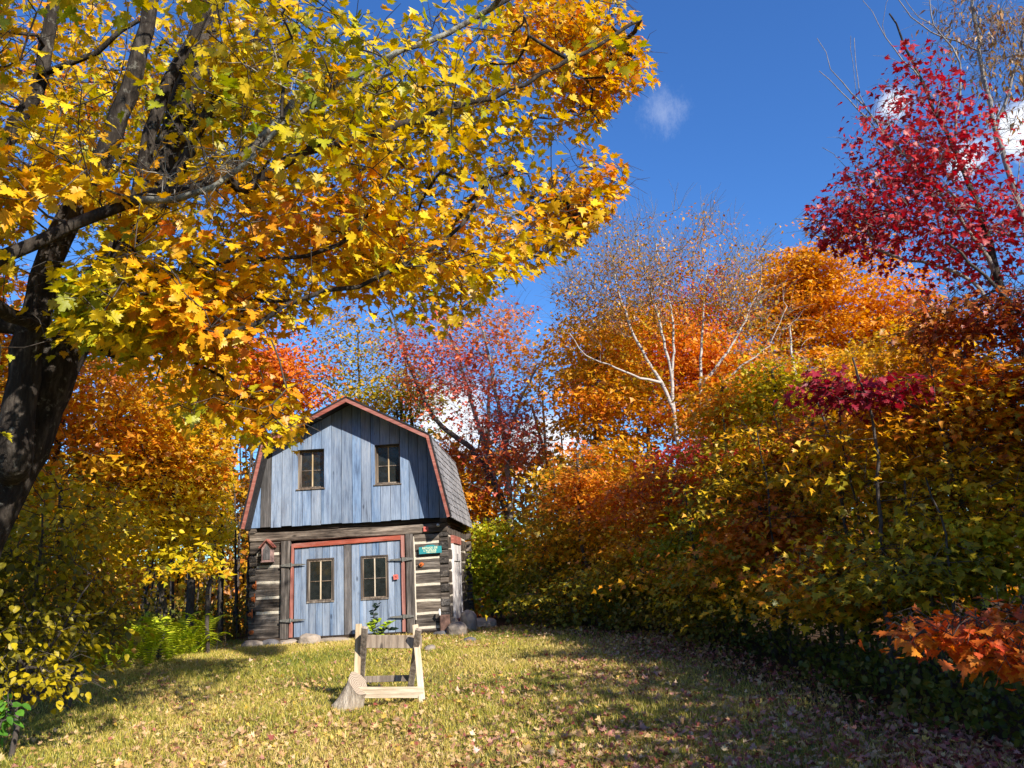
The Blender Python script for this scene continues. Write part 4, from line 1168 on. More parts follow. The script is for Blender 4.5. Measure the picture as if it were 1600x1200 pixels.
BT = dict(tpl='MID', droop=.55, sig=(.44, .07), twigs=2, nbranch=6, rbranch=.02)
LK = dict(keep=lambda P: ~((P[:, 0] > -.362 * P[:, 1] + .12 * np.sin(P[:, 2] * 5)) & (P[:, 1] < 20.8)))
# --- left wood
std('maple_tree', 'golden orange maple behind the big leaning trunk at far left', 110, 600, 13.5, 190, 150, 60, [(60, 760, 13, 150, 90, .4), (230, 700, 14.5, 120, 60, .4)], nA=420, nL=34, size=.12, palette=GOLD2, palshift=-0.12, seed=21, **BT, **LK)
std('maple_tree', 'orange maple filling the wood left of the barn roof', 320, 650, 17.0, 170, 120, 300, [(230, 720, 16.5, 130, 60, .35), (370, 740, 20.5, 60, 45, .2)], nA=420, nL=34, size=.13, palette=GOLD2, palshift=-0.10, seed=22, **{**BT, 'tpl': 'LO'}, **LK)
std('maple_tree', 'flaming orange red maple rising behind the left roof slope', 420, 590, 23, 90, 95, 400, nA=200, nL=36, size=.15, palette=ORANGE, palshift=.12, seed=23, **{**BT, 'tpl': 'LO'})
std('maple_tree', 'golden understory maple with drooping yellow sprays left of the barn', 270, 800, 14.8, 140, 60, 250, nA=150, nL=26, size=.12, palette=[(.60, .48, .012), (.82, .56, .012), (.84, .46, .012), (.80, .30, .018)], palshift=.05, r=.05, seed=24, **BT, **LK)
std('maple_tree', 'orange tree at the far left edge above the lawn', -60, 560, 11.5, 130, 190, -80, nA=240, nL=28, size=.12, palette=GOLD2, palshift=-0.10, seed=25, **BT, **LK)
std('maple_tree', 'bright yellow sapling maple standing in front of the dark trunks', 330, 745, 15.5, 70, 40, 330, [(300, 865, 13.8, 50, 22, .25)], nA=70, nL=30, size=.12, palette=GOLD, palshift=.15, r=.04, seed=26, **BT, **LK)
std('beech_tree', 'olive yellow undergrowth tree above the left shrubs', 90, 830, 10.8, 120, 110, 110, nA=180, nL=22, size=.085, palette=[(.30, .24, .012), (.58, .42, .012), (.80, .54, .012), (.80, .36, .02)], palshift=.1, r=.04, seed=27, **{**BT, 'tpl': 'ROUND'}, **LK)
# --- behind the barn
std('birch_tree', 'olive brown thin leaved tree behind the roof ridge', 560, 570, 30, 120, 110, 560, nA=300, nL=18, size=.13, palette=OLIVE, palshift=.15, seed=28, bare=.1, **{**BT, 'tpl': 'QUAD', 'sig': (.4, .3)})
std('maple_tree', 'green and yellow tree behind the barn ridge', 620, 620, 26, 80, 60, 640, nA=120, nL=26, size=.14, palette=GREENY, palshift=.05, seed=29, **{**BT, 'tpl': 'LO'})
std('maple_tree', 'orange maple just right of the barn roof', 715, 790, 23, 60, 70, 700, [(690, 720, 24, 50, 40, .5)], nA=200, nL=34, size=.13, palette=ORANGE, palshift=.0, seed=30, **{**BT, 'tpl': 'LO'})
std('maple_tree', 'yellow green maple beside the right barn wall', 775, 880, 21.5, 60, 70, 780, nA=180, nL=34, size=.12, palette=[(.22, .30, .02), (.45, .50, .02), (.66, .56, .02), (.75, .45, .02)], palshift=.1, seed=31, r=.06, **{**BT, 'tpl': 'LO'})
# leaning bare red maple
def red_sparse():
    x0, y0 = at(815, 900, 22.5)[0], 22.5
    tr = [([at(800, 830, 22.5), at(775, 760, 22.5), at(735, 700, 22.6), at(680, 655, 22.8), at(635, 560, 23), at(610, 480, 23.2)], .13, .03)]
    lm = [([at(800, 830, 22.5), at(790, 700, 22.3), at(775, 620, 22.2), at(760, 540, 22), at(740, 450, 22)], .09, .02),
          ([at(775, 760, 22.5), at(740, 640, 22.8), at(710, 540, 23), at(690, 500, 23), at(670, 430, 23)], .08, .02),
          ([at(790, 700, 22.3), at(815, 620, 22), at(850, 560, 21.8), at(880, 500, 21.6)], .05, .02)]
    grow_tree('red_maple', 'leaning dark trunked tree with sparse rosy red leaves right of the barn roof', 'tree', (x0, y0), trunk=tr, poly_limbs=lm,
              blobs=[blob(750, 570, 22.5, 115, 120, 1), blob(790, 700, 22.3, 75, 80, .6), blob(660, 560, 23, 70, 90, .3)], nA=560, nL=15, size=.12, palette=[(.80, .40, .04), (.80, .26, .05), (.74, .11, .06), (.78, .24, .18)], palshift=.0, seed=32, bare=.15, bark='bark_thin', branch_mat='bark_grey', colscale=.8, **{**BT, 'twigs': 4, 'nbranch': 10, 'sig': (.25, .15), 'tlen': .9})
red_sparse()
# --- right wood
std('maple_tree', 'tall orange and gold maple left of the white birch', 940, 600, 21.5, 110, 150, 930, [(960, 760, 20, 110, 90, .6), (900, 850, 19, 90, 70, .3)], nA=560, nL=36, size=.13, palette=[*OLIVE[1:3], *GOLD2[2:]], palshift=.0, seed=33, r=.14, **{**BT, 'tpl': 'LO'})
std('maple_tree', 'deep orange maple filling the space behind the birch stems', 1020, 560, 25, 150, 105, 1020, nA=520, nL=32, size=.14, palette=[(.62, .34, .015), (.80, .34, .012), (.78, .24, .015), (.66, .12, .03)], palshift=.02, seed=54, r=.1, **{**BT, 'tpl': 'LO'})
std('maple_tree', 'big bright orange maple right of the white birch', 1305, 500, 27, 145, 125, 1300, [(1230, 470, 27, 80, 90, .4), (1250, 620, 26, 150, 80, .6), (1130, 620, 26, 110, 90, .5), (1395, 500, 27, 75, 70, .3), (1245, 430, 27, 60, 70, .3)], nA=1350, nL=34, size=.15, palette=[(.66, .34, .015), (.82, .38, .012), (.82, .29, .012), (.76, .19, .02)], palshift=.02, seed=34, r=.14, **{**BT, 'tpl': 'LO'})
std('maple_tree', 'red topped maple seen through the birch crown', 1100, 500, 27, 75, 90, 1100, nA=170, nL=22, size=.14, palette=REDOR, palshift=.25, seed=35, **{**BT, 'tpl': 'LO'})
# white birch: clump of pale stems, fine bare twig crown
def birch():
    Yb = 19.0; x0 = at(1072, 900, Yb)[0]
    tr = [([at(1070, 800, Yb), at(1062, 720, Yb), at(1053, 640, Yb), at(1050, 590, Yb), at(1052, 520, Yb), at(1040, 440, Yb), at(1020, 370, Yb)], .085, .006)]
    lm = [([at(1053, 640, Yb), at(1035, 600, Yb), at(1010, 560, Yb), at(985, 510, Yb), at(965, 450, Yb), at(955, 400, Yb), at(945, 350, Yb)], .05, .006),
          ([at(1035, 600, Yb), at(1000, 590, Yb - .2), at(950, 570, Yb - .3), at(915, 555, Yb - .4), at(890, 520, Yb - .5)], .035, .006),
          ([at(1050, 590, Yb), at(1035, 520, Yb + .2), at(1015, 450, Yb + .3), at(1000, 400, Yb + .4), at(995, 350, Yb + .4)], .042, .006),
          ([at(1070, 760, Yb), at(1088, 690, Yb + .2), at(1095, 640, Yb + .2), at(1096, 560, Yb + .2), at(1100, 470, Yb + .3), at(1110, 380, Yb + .3)], .065, .006),
          ([at(1096, 600, Yb), at(1130, 560, Yb), at(1165, 500, Yb), at(1190, 440, Yb)], .045, .006),
          ([at(1096, 640, Yb), at(1150, 580, Yb - .3), at(1200, 540, Yb - .4), at(1230, 480, Yb - .5)], .04, .006)]
    def kp(P):
        px, py, z = proj(P); return (py > 318 + 14 * np.sin(px * .05)) & (px > 862) & (px < 1245)
    grow_tree('birch_tree', 'white barked birch with many fine bare twigs above the orange trees', 'tree', (x0, Yb), trunk=tr, poly_limbs=lm,
              blobs=[blob(1040, 430, Yb, 160, 110, 1), blob(960, 450, Yb, 100, 100, .5), blob(1160, 480, Yb, 80, 110, .4), blob(900, 470, Yb, 40, 50, .12)],
              nA=500, nL=20, size=.075, palette=OLIVE + [(.60, .38, .06), (.52, .22, .04)], palshift=.12, seed=36, bark='birch', branch_mat='bark_grey', mat_fn=lambda P, R: 'birch' if R[1] > .018 else 'bark_grey', twig_up=.5, twig_mat='bark_grey', keep=kp, bare=.1, nbranch=24, rbranch=.014, twigs=3, tlen=.8, tpl='QUAD', sig=(.25, .25), r0=.006, curve=.15, step=.35)
birch()
std('birch_tree', 'second pale birch stem half hidden right of the first', 1240, 560, 22, 60, 80, 1262, nA=90, nL=10, size=.08, palette=OLIVE, bark='birch', palshift=.2, seed=37, r=.08, bare=.3, **{**BT, 'tpl': 'QUAD'})
std('red_maple', 'small scarlet maple at the foot of the birch', 1100, 702, 17.5, 45, 22, 1110, nA=40, nL=28, size=.11, palette=[(.55, .05, .04), (.70, .10, .06)], seed=38, r=.04, **{**BT, 'tpl': 'LO'})
AMB = [(.16, .16, .012), (.38, .30, .012), (.68, .43, .012), (.82, .40, .012), (.82, .28, .015), (.70, .15, .02)]
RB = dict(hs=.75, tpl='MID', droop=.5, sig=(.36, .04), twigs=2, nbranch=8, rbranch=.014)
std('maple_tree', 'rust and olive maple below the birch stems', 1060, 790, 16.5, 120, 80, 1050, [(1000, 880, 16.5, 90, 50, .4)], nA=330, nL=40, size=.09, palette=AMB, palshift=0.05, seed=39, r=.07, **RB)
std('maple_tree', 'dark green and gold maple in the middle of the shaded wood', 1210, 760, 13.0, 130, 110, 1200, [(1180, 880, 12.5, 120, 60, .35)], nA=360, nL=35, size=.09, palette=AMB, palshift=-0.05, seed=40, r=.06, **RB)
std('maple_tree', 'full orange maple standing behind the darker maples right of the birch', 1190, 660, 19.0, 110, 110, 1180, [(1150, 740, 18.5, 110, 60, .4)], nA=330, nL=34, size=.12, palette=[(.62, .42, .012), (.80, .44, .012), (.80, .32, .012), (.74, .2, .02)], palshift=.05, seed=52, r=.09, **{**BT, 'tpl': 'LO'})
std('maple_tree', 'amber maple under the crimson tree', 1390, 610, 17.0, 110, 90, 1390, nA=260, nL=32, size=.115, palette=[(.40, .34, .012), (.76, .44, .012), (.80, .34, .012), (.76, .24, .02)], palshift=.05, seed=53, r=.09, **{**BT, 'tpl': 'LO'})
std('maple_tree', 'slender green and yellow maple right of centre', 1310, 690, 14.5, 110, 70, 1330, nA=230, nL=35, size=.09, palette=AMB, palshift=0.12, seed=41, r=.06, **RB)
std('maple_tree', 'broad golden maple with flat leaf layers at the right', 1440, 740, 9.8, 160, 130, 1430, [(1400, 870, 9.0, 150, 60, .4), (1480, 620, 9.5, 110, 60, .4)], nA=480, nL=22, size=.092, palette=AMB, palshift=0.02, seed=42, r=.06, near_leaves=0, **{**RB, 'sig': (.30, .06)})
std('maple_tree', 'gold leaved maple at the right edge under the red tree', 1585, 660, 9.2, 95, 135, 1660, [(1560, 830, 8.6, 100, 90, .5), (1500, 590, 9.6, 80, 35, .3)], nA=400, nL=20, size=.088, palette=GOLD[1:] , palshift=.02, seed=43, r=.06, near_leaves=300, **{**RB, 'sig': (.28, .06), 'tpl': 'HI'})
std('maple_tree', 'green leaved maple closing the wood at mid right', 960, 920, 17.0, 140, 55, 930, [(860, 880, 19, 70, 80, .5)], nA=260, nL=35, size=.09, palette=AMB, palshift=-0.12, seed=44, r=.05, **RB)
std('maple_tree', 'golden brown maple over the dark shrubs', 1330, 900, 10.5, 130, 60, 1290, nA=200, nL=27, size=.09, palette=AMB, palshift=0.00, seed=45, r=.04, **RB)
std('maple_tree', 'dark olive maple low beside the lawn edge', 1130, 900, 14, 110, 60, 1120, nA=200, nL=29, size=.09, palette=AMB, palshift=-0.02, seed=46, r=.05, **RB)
for j, (px_, py_, Y_, rx_, rz_, pl_, lb_) in enumerate([
    (1135, 640, 15.0, 38, 70, [(.70, .40, .012), (.82, .36, .012), (.78, .22, .02)], 'narrow orange crown poking up right of the birch foot'),
    (1212, 622, 14.0, 34, 80, [(.34, .36, .012), (.66, .48, .012), (.80, .44, .012)], 'narrow lime gold crown poking up left of the crimson spray'),
    (1275, 690, 12.5, 40, 60, [(.76, .30, .015), (.70, .16, .02), (.56, .08, .03)], 'narrow rusty red crown under the crimson spray'),
    (1365, 700, 11.5, 42, 80, [(.60, .44, .012), (.82, .50, .012), (.82, .36, .012)], 'slender bright gold crown right of the crimson spray'),
    (1450, 590, 11.0, 42, 80, [(.76, .44, .012), (.82, .36, .012), (.78, .24, .02)], 'slender amber crown rising under the crimson tree'),
    (1190, 830, 12.0, 40, 60, [(.74, .30, .015), (.66, .18, .02)], 'low rusty orange maple crown in the middle of the right wood'),
    (905, 760, 17.5, 45, 85, [(.80, .40, .012), (.78, .24, .02), (.66, .12, .03)], 'tall orange red maple standing at the back corner of the lawn'),
    (1080, 860, 15.0, 40, 50, [(.30, .34, .012), (.60, .50, .012)], 'lime yellow maple low in the wood behind the lawn corner')]):
    std('maple_tree', lb_, px_, py_, Y_, rx_, rz_, px_ + 8, nA=110, nL=24, size=.10, palette=pl_, palshift=.03, seed=70 + j, r=.045, **{**RB, 'hs': .3})
# crimson spray and orange red spray
grow_tree('red_maple', 'young maple with a dark crimson spray above the golden leaves', 'tree', (at(1520, 900, 9.2)[0], 9.2), trunk=[([at(1500, 760, 9.2), at(1470, 660, 9.1), at(1400, 625, 9), at(1330, 610, 9), at(1260, 605, 9)], .04, .008)],
    blobs=[blob(1310, 600, 9.0, 85, 24, 1), blob(1385, 615, 9.0, 60, 20, .5)], nA=44, nL=16, size=.09, palette=CRIM, palshift=.1, seed=47, tpl='HI', sig=(.20, .035), twigs=2, near_leaves=150, droop=.6, tlen=.25)
grow_tree('maple_tree', 'low maple bough with glowing orange red leaves at the right edge', 'tree', (at(1680, 900, 5.6)[0], 5.6), trunk=[([at(1690, 950, 5.6), at(1600, 975, 5.5), at(1510, 985, 5.4), at(1440, 985, 5.3)], .03, .006)],
    blobs=[blob(1490, 985, 5.4, 85, 22, 1), blob(1580, 1020, 5.3, 55, 28, .7), blob(1530, 950, 5.8, 90, 20, .3)], nA=60, nL=11, size=.074, palette=[(.76, .26, .02), (.74, .12, .025), (.62, .05, .03)], palshift=-.12, seed=48, tpl='HI', sig=(.12, .04), twigs=2, near_leaves=300, droop=.5, tlen=.2)
# crimson maple top right
def crimson():
    Yc = 10.5; x0 = at(1660, 900, Yc)[0]
    def kp(P):
        px, py, z = proj(P)
        poly = [(1235, 330), (1290, 390), (1400, 440), (1540, 520), (1900, 560), (1900, 90), (1580, 140), (1500, 110), (1480, 60), (1400, 65), (1360, 120), (1310, 160), (1320, 240), (1275, 250), (1285, 300)]
        return in_poly(px, py, poly) | (px > 1640)
    tr = [([at(1650, 700, Yc), at(1600, 560, Yc), at(1560, 430, Yc), at(1530, 330, Yc), at(1490, 230, Yc), at(1440, 130, Yc), at(1390, 20, Yc)], .10, .012)]
    lm = [([at(1600, 560, Yc), at(1520, 440, Yc), at(1440, 410, Yc), at(1370, 390, Yc), at(1300, 350, Yc), at(1245, 340, Yc)], .035, .006),
          ([at(1560, 430, Yc), at(1500, 340, Yc), at(1430, 260, Yc), at(1360, 180, Yc), at(1300, 110, Yc)], .035, .006),
          ([at(1530, 330, Yc), at(1480, 300, Yc), at(1400, 230, Yc), at(1340, 170, Yc), at(1280, 110, Yc)], .02, .005),
          ([at(1490, 230, Yc), at(1500, 100, Yc), at(1460, 40, Yc), at(1450, -30, Yc)], .02, .006),
          ([at(1440, 130, Yc), at(1385, 60, Yc), at(1352, 0, Yc)], .012, .003),
          ([at(1400, 230, Yc), at(1345, 150, Yc), at(1335, 60, Yc)], .009, .003), ([at(1340, 170, Yc), at(1335, 120, Yc), at(1328, 55, Yc)], .006, .002),
          ([at(1300, 110, Yc), at(1290, 80, Yc), at(1275, 60, Yc)], .005, .002), ([at(1385, 60, Yc), at(1380, 20, Yc), at(1400, -30, Yc)], .006, .002),
          ([at(1370, 390, Yc), at(1320, 260, Yc), at(1285, 230, Yc)], .008, .003), ([at(1460, 40, Yc), at(1420, 10, Yc), at(1405, -40, Yc)], .007, .003)]
    grow_tree('red_maple', 'crimson leaved maple at the upper right with bare twig tips', 'tree', (x0, Yc), trunk=tr, poly_limbs=lm,
        blobs=[blob(1430, 250, Yc, 130, 130, 1), blob(1340, 345, Yc, 105, 48, .5), blob(1530, 370, Yc, 130, 110, .6), blob(1700, 350, Yc, 150, 200, .6), blob(1430, 130, Yc, 60, 60, .12)],
        nA=420, nL=17, size=.088, palette=RED, palshift=-.02, seed=49, tpl='HI', keep=kp, bark='bark', branch_mat='bark_grey', sig=(.26, .16), twigs=3, near_leaves=300, droop=.9, tlen=.4, bare=.05, nbranch=16, rbranch=.012)
crimson()
grow_tree('cherry_tree', 'tall thin tree with hanging brown narrow leaves at the top right corner', 'tree', (at(1720, 900, 11.5)[0], 11.5),
    trunk=[([at(1650, 600, 11.5), at(1600, 350, 11.5), at(1555, 200, 11.5), at(1530, 80, 11.5), at(1510, -80, 11.5)], .08, .02)],
    poly_limbs=[([at(1555, 200, 11.5), at(1590, 100, 11.5), at(1610, 0, 11.5), at(1620, -90, 11.5)], .03, .01), ([at(1600, 350, 11.5), at(1650, 200, 11.5), at(1700, 0, 11.5)], .04, .01), ([at(1530, 80, 11.5), at(1440, 40, 11.4), at(1380, -40, 11.3)], .015, .006)],
    blobs=[blob(1545, 60, 11.5, 75, 120, 1), blob(1620, 120, 11.5, 90, 160, .7)], nA=230, nL=7, size=.12, palette=BROWN, palshift=.2, seed=50, tpl='NARROW', bark='bark_grey', sig=(.14, .12), twigs=3, droop=2.0, tlen=.5, bare=.3)
grow_tree('maple_tree', 'dark rust leaved branches under the crimson crown at the right edge', 'tree', (at(1760, 900, 9.5)[0], 9.5), trunk=[([at(1700, 650, 9.5), at(1620, 520, 9.5), at(1540, 430, 9.5), at(1480, 380, 9.5)], .07, .015)],
    blobs=[blob(1550, 490, 9.5, 120, 60, 1), blob(1460, 500, 9.8, 80, 35, .4)], nA=120, nL=17, size=.09, palette=[(.25, .02, .02), (.42, .08, .02), (.50, .20, .02), (.42, .28, .02)], palshift=.15, seed=51, tpl='HI', sig=(.22, .06), twigs=3, tlen=.4, nbranch=8, rbranch=.012, bare=.15)
print('tris after trees', TRI[0])

# understory saplings and dark trunks of the wood
rs = np.random.RandomState(5)
def sapling(x, y, h, r, seed, label, nl, palette, group, size=.10):
    rs2 = np.random.RandomState(seed); z0 = float(gz(x, y)); lx, ly = rs2.normal(size=2) * .05 * h
    pts = [np.array([x + lx * t + rs2.normal() * .05, y + ly * t, z0 + h * t]) for t in (.25, .5, .75, 1)]
    grow_tree('young_tree', label, 'tree', (x, y), trunk=[(pts, r, r * .35)], blobs=[((x + lx * .8, y + ly, z0 + h * .68), (h * .24, h * .24, h * .30), 1)],
              nA=max(8, int(nl / 14)), nL=14, size=size, palette=palette, seed=seed, tpl='LO', sig=(.25, .08), twigs=2, group=group, nbranch=0, tlen=.4, palshift=rs2.uniform(-.1, .1))
for i in range(34):
    x = rs.uniform(-13.5, -5.6); y = rs.uniform(17.5, 24)
    if x > -6.3 and y < 21.5: continue
    sapling(x, y, rs.uniform(3.5, 6.5), rs.uniform(.025, .07), 300 + i, 'slim dark trunk in the wood left of the barn', 90, GOLD2, 'slim dark trunks in the left wood', .11)
for i in range(40):
    y = rs.uniform(8, 22); x = float(xr(y)) + rs.uniform(.6, 3.2) + (.0 if y < 15 else rs.uniform(0, 3))
    sapling(x, y, rs.uniform(2.2, 4.0), rs.uniform(.015, .04), 400 + i, 'slim sapling in the shaded wood right of the lawn', 80, [AMB, OLIVE, AMB[1:]][i % 3], 'slim saplings in the right wood', .10)

# wood beyond: far trees nobody could count
def wood_mass(name, n, xr_, yr_, zr, palette, size, seed, label, sub=1.0):
    rs = np.random.RandomState(seed)
    nc = n // 18; Cx = rs.uniform(*xr_, nc); Cy = rs.uniform(*yr_, nc); Cz = gz(Cx, Cy) + rs.uniform(*zr, nc)
    idx = np.repeat(np.arange(nc), 18); P = np.stack([Cx, Cy, Cz], -1)[idx] + rs.normal(size=(nc * 18, 3)) * np.array([.6, .6, .28])
    P[:, 2] = np.maximum(P[:, 2], gz(P[:, 0], P[:, 1]) + .05)
    o = rs.normal(size=P.shape); o[:, 2] -= .8; Rm = frames(o, rs.normal(size=P.shape) * .6 + np.array([0, 0, 1.0]))
    cc = pal(palette, np.clip(.5 + .3 * smooth_noise(P[:, :], .5, seed) + .15 * rs.normal(size=len(P)), 0, 1)) * (1 + .15 * rs.normal(size=(len(P), 1)))
    o_ = link(name, leaves_mesh(name, QUADL, P, Rm, size * rs.uniform(.6, 1.3, len(P)), np.clip(cc, .004, .9), M['leaf'], rs=rs)); tag(o_, label=label, kind='stuff')
wood_mass('far_wood_foliage', 60000, (-32, 32), (26, 36), (0.0, 6.0), OLIVE[1:] + ORANGE[:3], .30, 61, 'mass of autumn leaves of the wood far behind the barn')
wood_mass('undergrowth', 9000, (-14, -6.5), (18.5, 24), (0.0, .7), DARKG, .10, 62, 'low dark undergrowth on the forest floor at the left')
tb = Tubes(); rs = np.random.RandomState(9)
for _ in range(170):
    x = rs.uniform(-34, 34); y = rs.uniform(24.5, 40); z = float(gz(x, y)); h = rs.uniform(5, 9); r_ = rs.uniform(.04, .13)
    tb.add([(x, y, z - .1), (x + rs.normal() * .2, y, z + h * .5), (x + rs.normal() * .5, y, z + h)], [r_, r_ * .8, r_ * .4], 6)
o_ = link('far_wood_trunks', tb.mesh('far_wood_trunks', M['bark'])); tag(o_, label='mass of dark trunks of the wood far behind the barn', kind='stuff')

# shrub belt along the right lawn edge
def belt(name, n, fx_, label, palette, size, seed, tplx=ROUND, hmax=.9, y0=6, y1=19, w=(.2, 2.4)):
    rs = np.random.RandomState(seed); nc = n // 22
    y = rs.uniform(y0, y1, nc); d = rs.uniform(*w, nc) ; x = fx_(y, d); z = gz(x, y) + rs.uniform(.05, 1, nc) * hmax * np.clip(d / .8, .25, 1)
    idx = np.repeat(np.arange(nc), 22); P = np.stack([x, y, z], -1)[idx] + rs.normal(size=(nc * 22, 3)) * np.array([.16, .16, .10])
    P[:, 2] = np.maximum(P[:, 2], gz(P[:, 0], P[:, 1]) + .02)
    o = rs.normal(size=P.shape); o[:, 2] -= .5; Rm = frames(o, rs.normal(size=P.shape) * .6 + np.array([0, 0, 1.0]))
    cc = pal(palette, np.clip(.5 + .35 * smooth_noise(P, 1.2, seed) + .15 * rs.normal(size=len(P)), 0, 1)) * (1 + .15 * rs.normal(size=(len(P), 1)))
    o_ = link(name, leaves_mesh(name, tplx, P, Rm, size * rs.uniform(.6, 1.4, len(P)), np.clip(cc, .004, .9), M['leaf'], rs=rs)); tag(o_, label=label, kind='stuff')
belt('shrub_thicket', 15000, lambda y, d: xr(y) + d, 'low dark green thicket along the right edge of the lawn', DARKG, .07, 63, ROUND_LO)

# left shrub, near: rounder leaves, some yellow
grow_tree('hazel_shrub', 'dark leafy shrub with round yellow leaves at the left edge of the lawn', 'shrub', (at(40, 900, 8.4)[0], 8.4),
    trunk=[([at(45, 1000, 8.4), at(60, 900, 8.4), at(70, 800, 8.4)], .03, .01)],
    poly_limbs=[([at(30, 1040, 8.3), at(0, 950, 8.3), at(-30, 850, 8.2)], .02, .008), ([at(60, 1040, 8.3), at(110, 960, 8.2), at(150, 900, 8.2)], .02, .006)],
    blobs=[blob(30, 900, 8.4, 100, 120, 1, .8), blob(60, 1020, 8.3, 110, 70, .6, .6), blob(-60, 950, 8.0, 100, 180, .6, .8)], nA=190, nL=15, size=.075, palette=[(.13, .12, .01), (.34, .28, .012), (.62, .46, .012), (.82, .60, .015)], palshift=-.05, seed=64,
    tpl='ROUND', sig=(.14, .10), twigs=2, near_leaves=300, droop=.8, tlen=.3, colscale=2.0, hs=.1)
grow_tree('hazel_shrub', 'olive shrub with small leaves behind the ferns', 'shrub', (at(120, 900, 10.6)[0], 10.6), trunk=[([at(130, 1000, 10.6), at(130, 930, 10.6)], .02, .01)],
    blobs=[blob(120, 960, 10.6, 100, 70, 1, .9)], nA=110, nL=18, size=.075, palette=OLIVE, palshift=-.02, seed=65, tpl='ROUND', sig=(.16, .12), twigs=2, droop=.8, tlen=.3)
grow_tree('seedling_plant', 'bright green leafy seedling in the bottom left corner', 'plant', (at(8, 900, 7.2)[0], 7.2), trunk=[([at(8, 1110, 7.2), at(8, 1080, 7.2)], .008, .004)],
    blobs=[blob(8, 1105, 7.2, 26, 34, 1, .12)], nA=9, nL=3, size=.085, palette=[(.08, .22, .02), (.16, .36, .03)], seed=66, tpl='ROUND', sig=(.05, .04), twigs=1, tlen=.08)

# shade trees standing to the right of and behind the camera
for i, (x, y, h, rr_) in enumerate(SHADE):
    z0 = float(gz(x, y))
    grow_tree('maple_tree', 'unseen shade maple standing right of the camera', 'tree', (x, y), trunk=[([np.array([x, y, z0 + h * t]) for t in (.3, .6, .85)], .16, .04)],
        blobs=[((x, y, z0 + h * .62), (rr_, rr_, h * .36), 1)], nA=150, nL=26, size=.17, palette=GOLD, seed=500 + i, tpl='LO', sig=(.5, .3), twigs=1, tlen=.5, group='maples right of the camera', nbranch=4, rbranch=.05, keep=KEEP_OUT)
print('TRIS', TRI[0], sum(len(o.data.loops) - 2*len(o.data.polygons) for o in SC.objects if o.type=='MESH'))

# ================================================================== ferns, weeds, door shrub
def frond_mesh(k, L=.62):
    rs = np.random.RandomState(900 + k); V = []; Fc = []; C_ = []
    n = 22
    for i in range(n):
        t = (i + .5) / n; x = L * (t * .92); z = L * (.55 * math.sin(t * 2.2) - .12 * t * t)
        w = L * .20 * math.sin(math.pi * min(1, t * .93 + .10)) ** .8 * (1 - .35 * t)
        for sgn in (-1, 1):
            b = len(V); dx = L / n * .85
            V += [(x, 0, z), (x + dx, 0, z + .004), (x + dx * 1.5, sgn * w, z - .25 * w + rs.normal() * .006), (x + dx * .2, sgn * w * .55, z - .06 * w)]
            Fc += [(b, b + 1, b + 2), (b, b + 2, b + 3)]
            c = pal([(.34, .48, .02), (.58, .66, .03), (.74, .70, .06)], np.array([np.clip(.5 + .3 * rs.normal(), 0, 1)]))[0]; C_ += [c] * 4
    return npmesh('frond', V, Fc, M['leaf'], col=np.array(C_))
FR = [frond_mesh(k) for k in range(5)]
rs = np.random.RandomState(12)
fpx = [(150, 1048), (172, 1040), (196, 1046), (215, 1030), (232, 1042), (250, 1022), (262, 1036), (282, 1026), (300, 1024), (318, 1022), (205, 1018), (240, 1008), (275, 1010), (140, 1056)]
for i, (px, py) in enumerate(fpx):
    p = gpt(px, py)
    e = empty('fern', (p[0], p[1], float(gz(p[0], p[1]))), label='lime green fern clump in the fern bed left of the barn', cat='fern', group='ferns at the edge of the wood left of the barn')
    s0 = rs.uniform(.95, 1.4)
    for k in range(10):
        o_ = link('frond', FR[rs.randint(5)], e); o_.rotation_euler = (rs.normal() * .15, rs.uniform(-.75, .05), k * .628 + rs.uniform(-.3, .3)); s_ = s0 * rs.uniform(.75, 1.15); o_.scale = (s_, s_, s_)
for i, (px, py, hp) in enumerate([(247, 1020, 70), (262, 1018, 55), (277, 1016, 62), (310, 1015, 50), (338, 1020, 42), (350, 1019, 34)]):
    p = gpt(px, py); h = hp * p[1] / F * 1.05; rs2 = np.random.RandomState(i)
    e = empty('goldenrod', (p[0], p[1], float(gz(p[0], p[1]))), label='upright weed stem with small leaves between ferns and barn', cat='weed', group='upright weeds by the ferns')
    tb = Tubes(); tb.add([(0, 0, -.02), (.02, 0, h * .5), (.0, .02, h)], [.006, .005, .002], 4); link('stem', tb.mesh('stem', M['bark_thin']), e)
    n = 70; t = rs2.uniform(.15, 1, n); P = np.stack([np.zeros(n), np.zeros(n), h * t], -1); a_ = rs2.uniform(0, 6.28, n); o = np.stack([np.cos(a_), np.sin(a_), rs2.uniform(0, .7, n)], -1)
    link('leaves', leaves_mesh('leaves', NARROW, P, frames(o, np.tile([0, 0, 1.0], (n, 1))), .085 * (1.15 - t * .7), pal([(.06, .12, .02), (.22, .28, .04)] if i < 4 else [(.08, .07, .02), (.2, .13, .05)], rs2.uniform(size=n)), M['leaf'], rs=rs2), e)['kind'] = 'stuff'
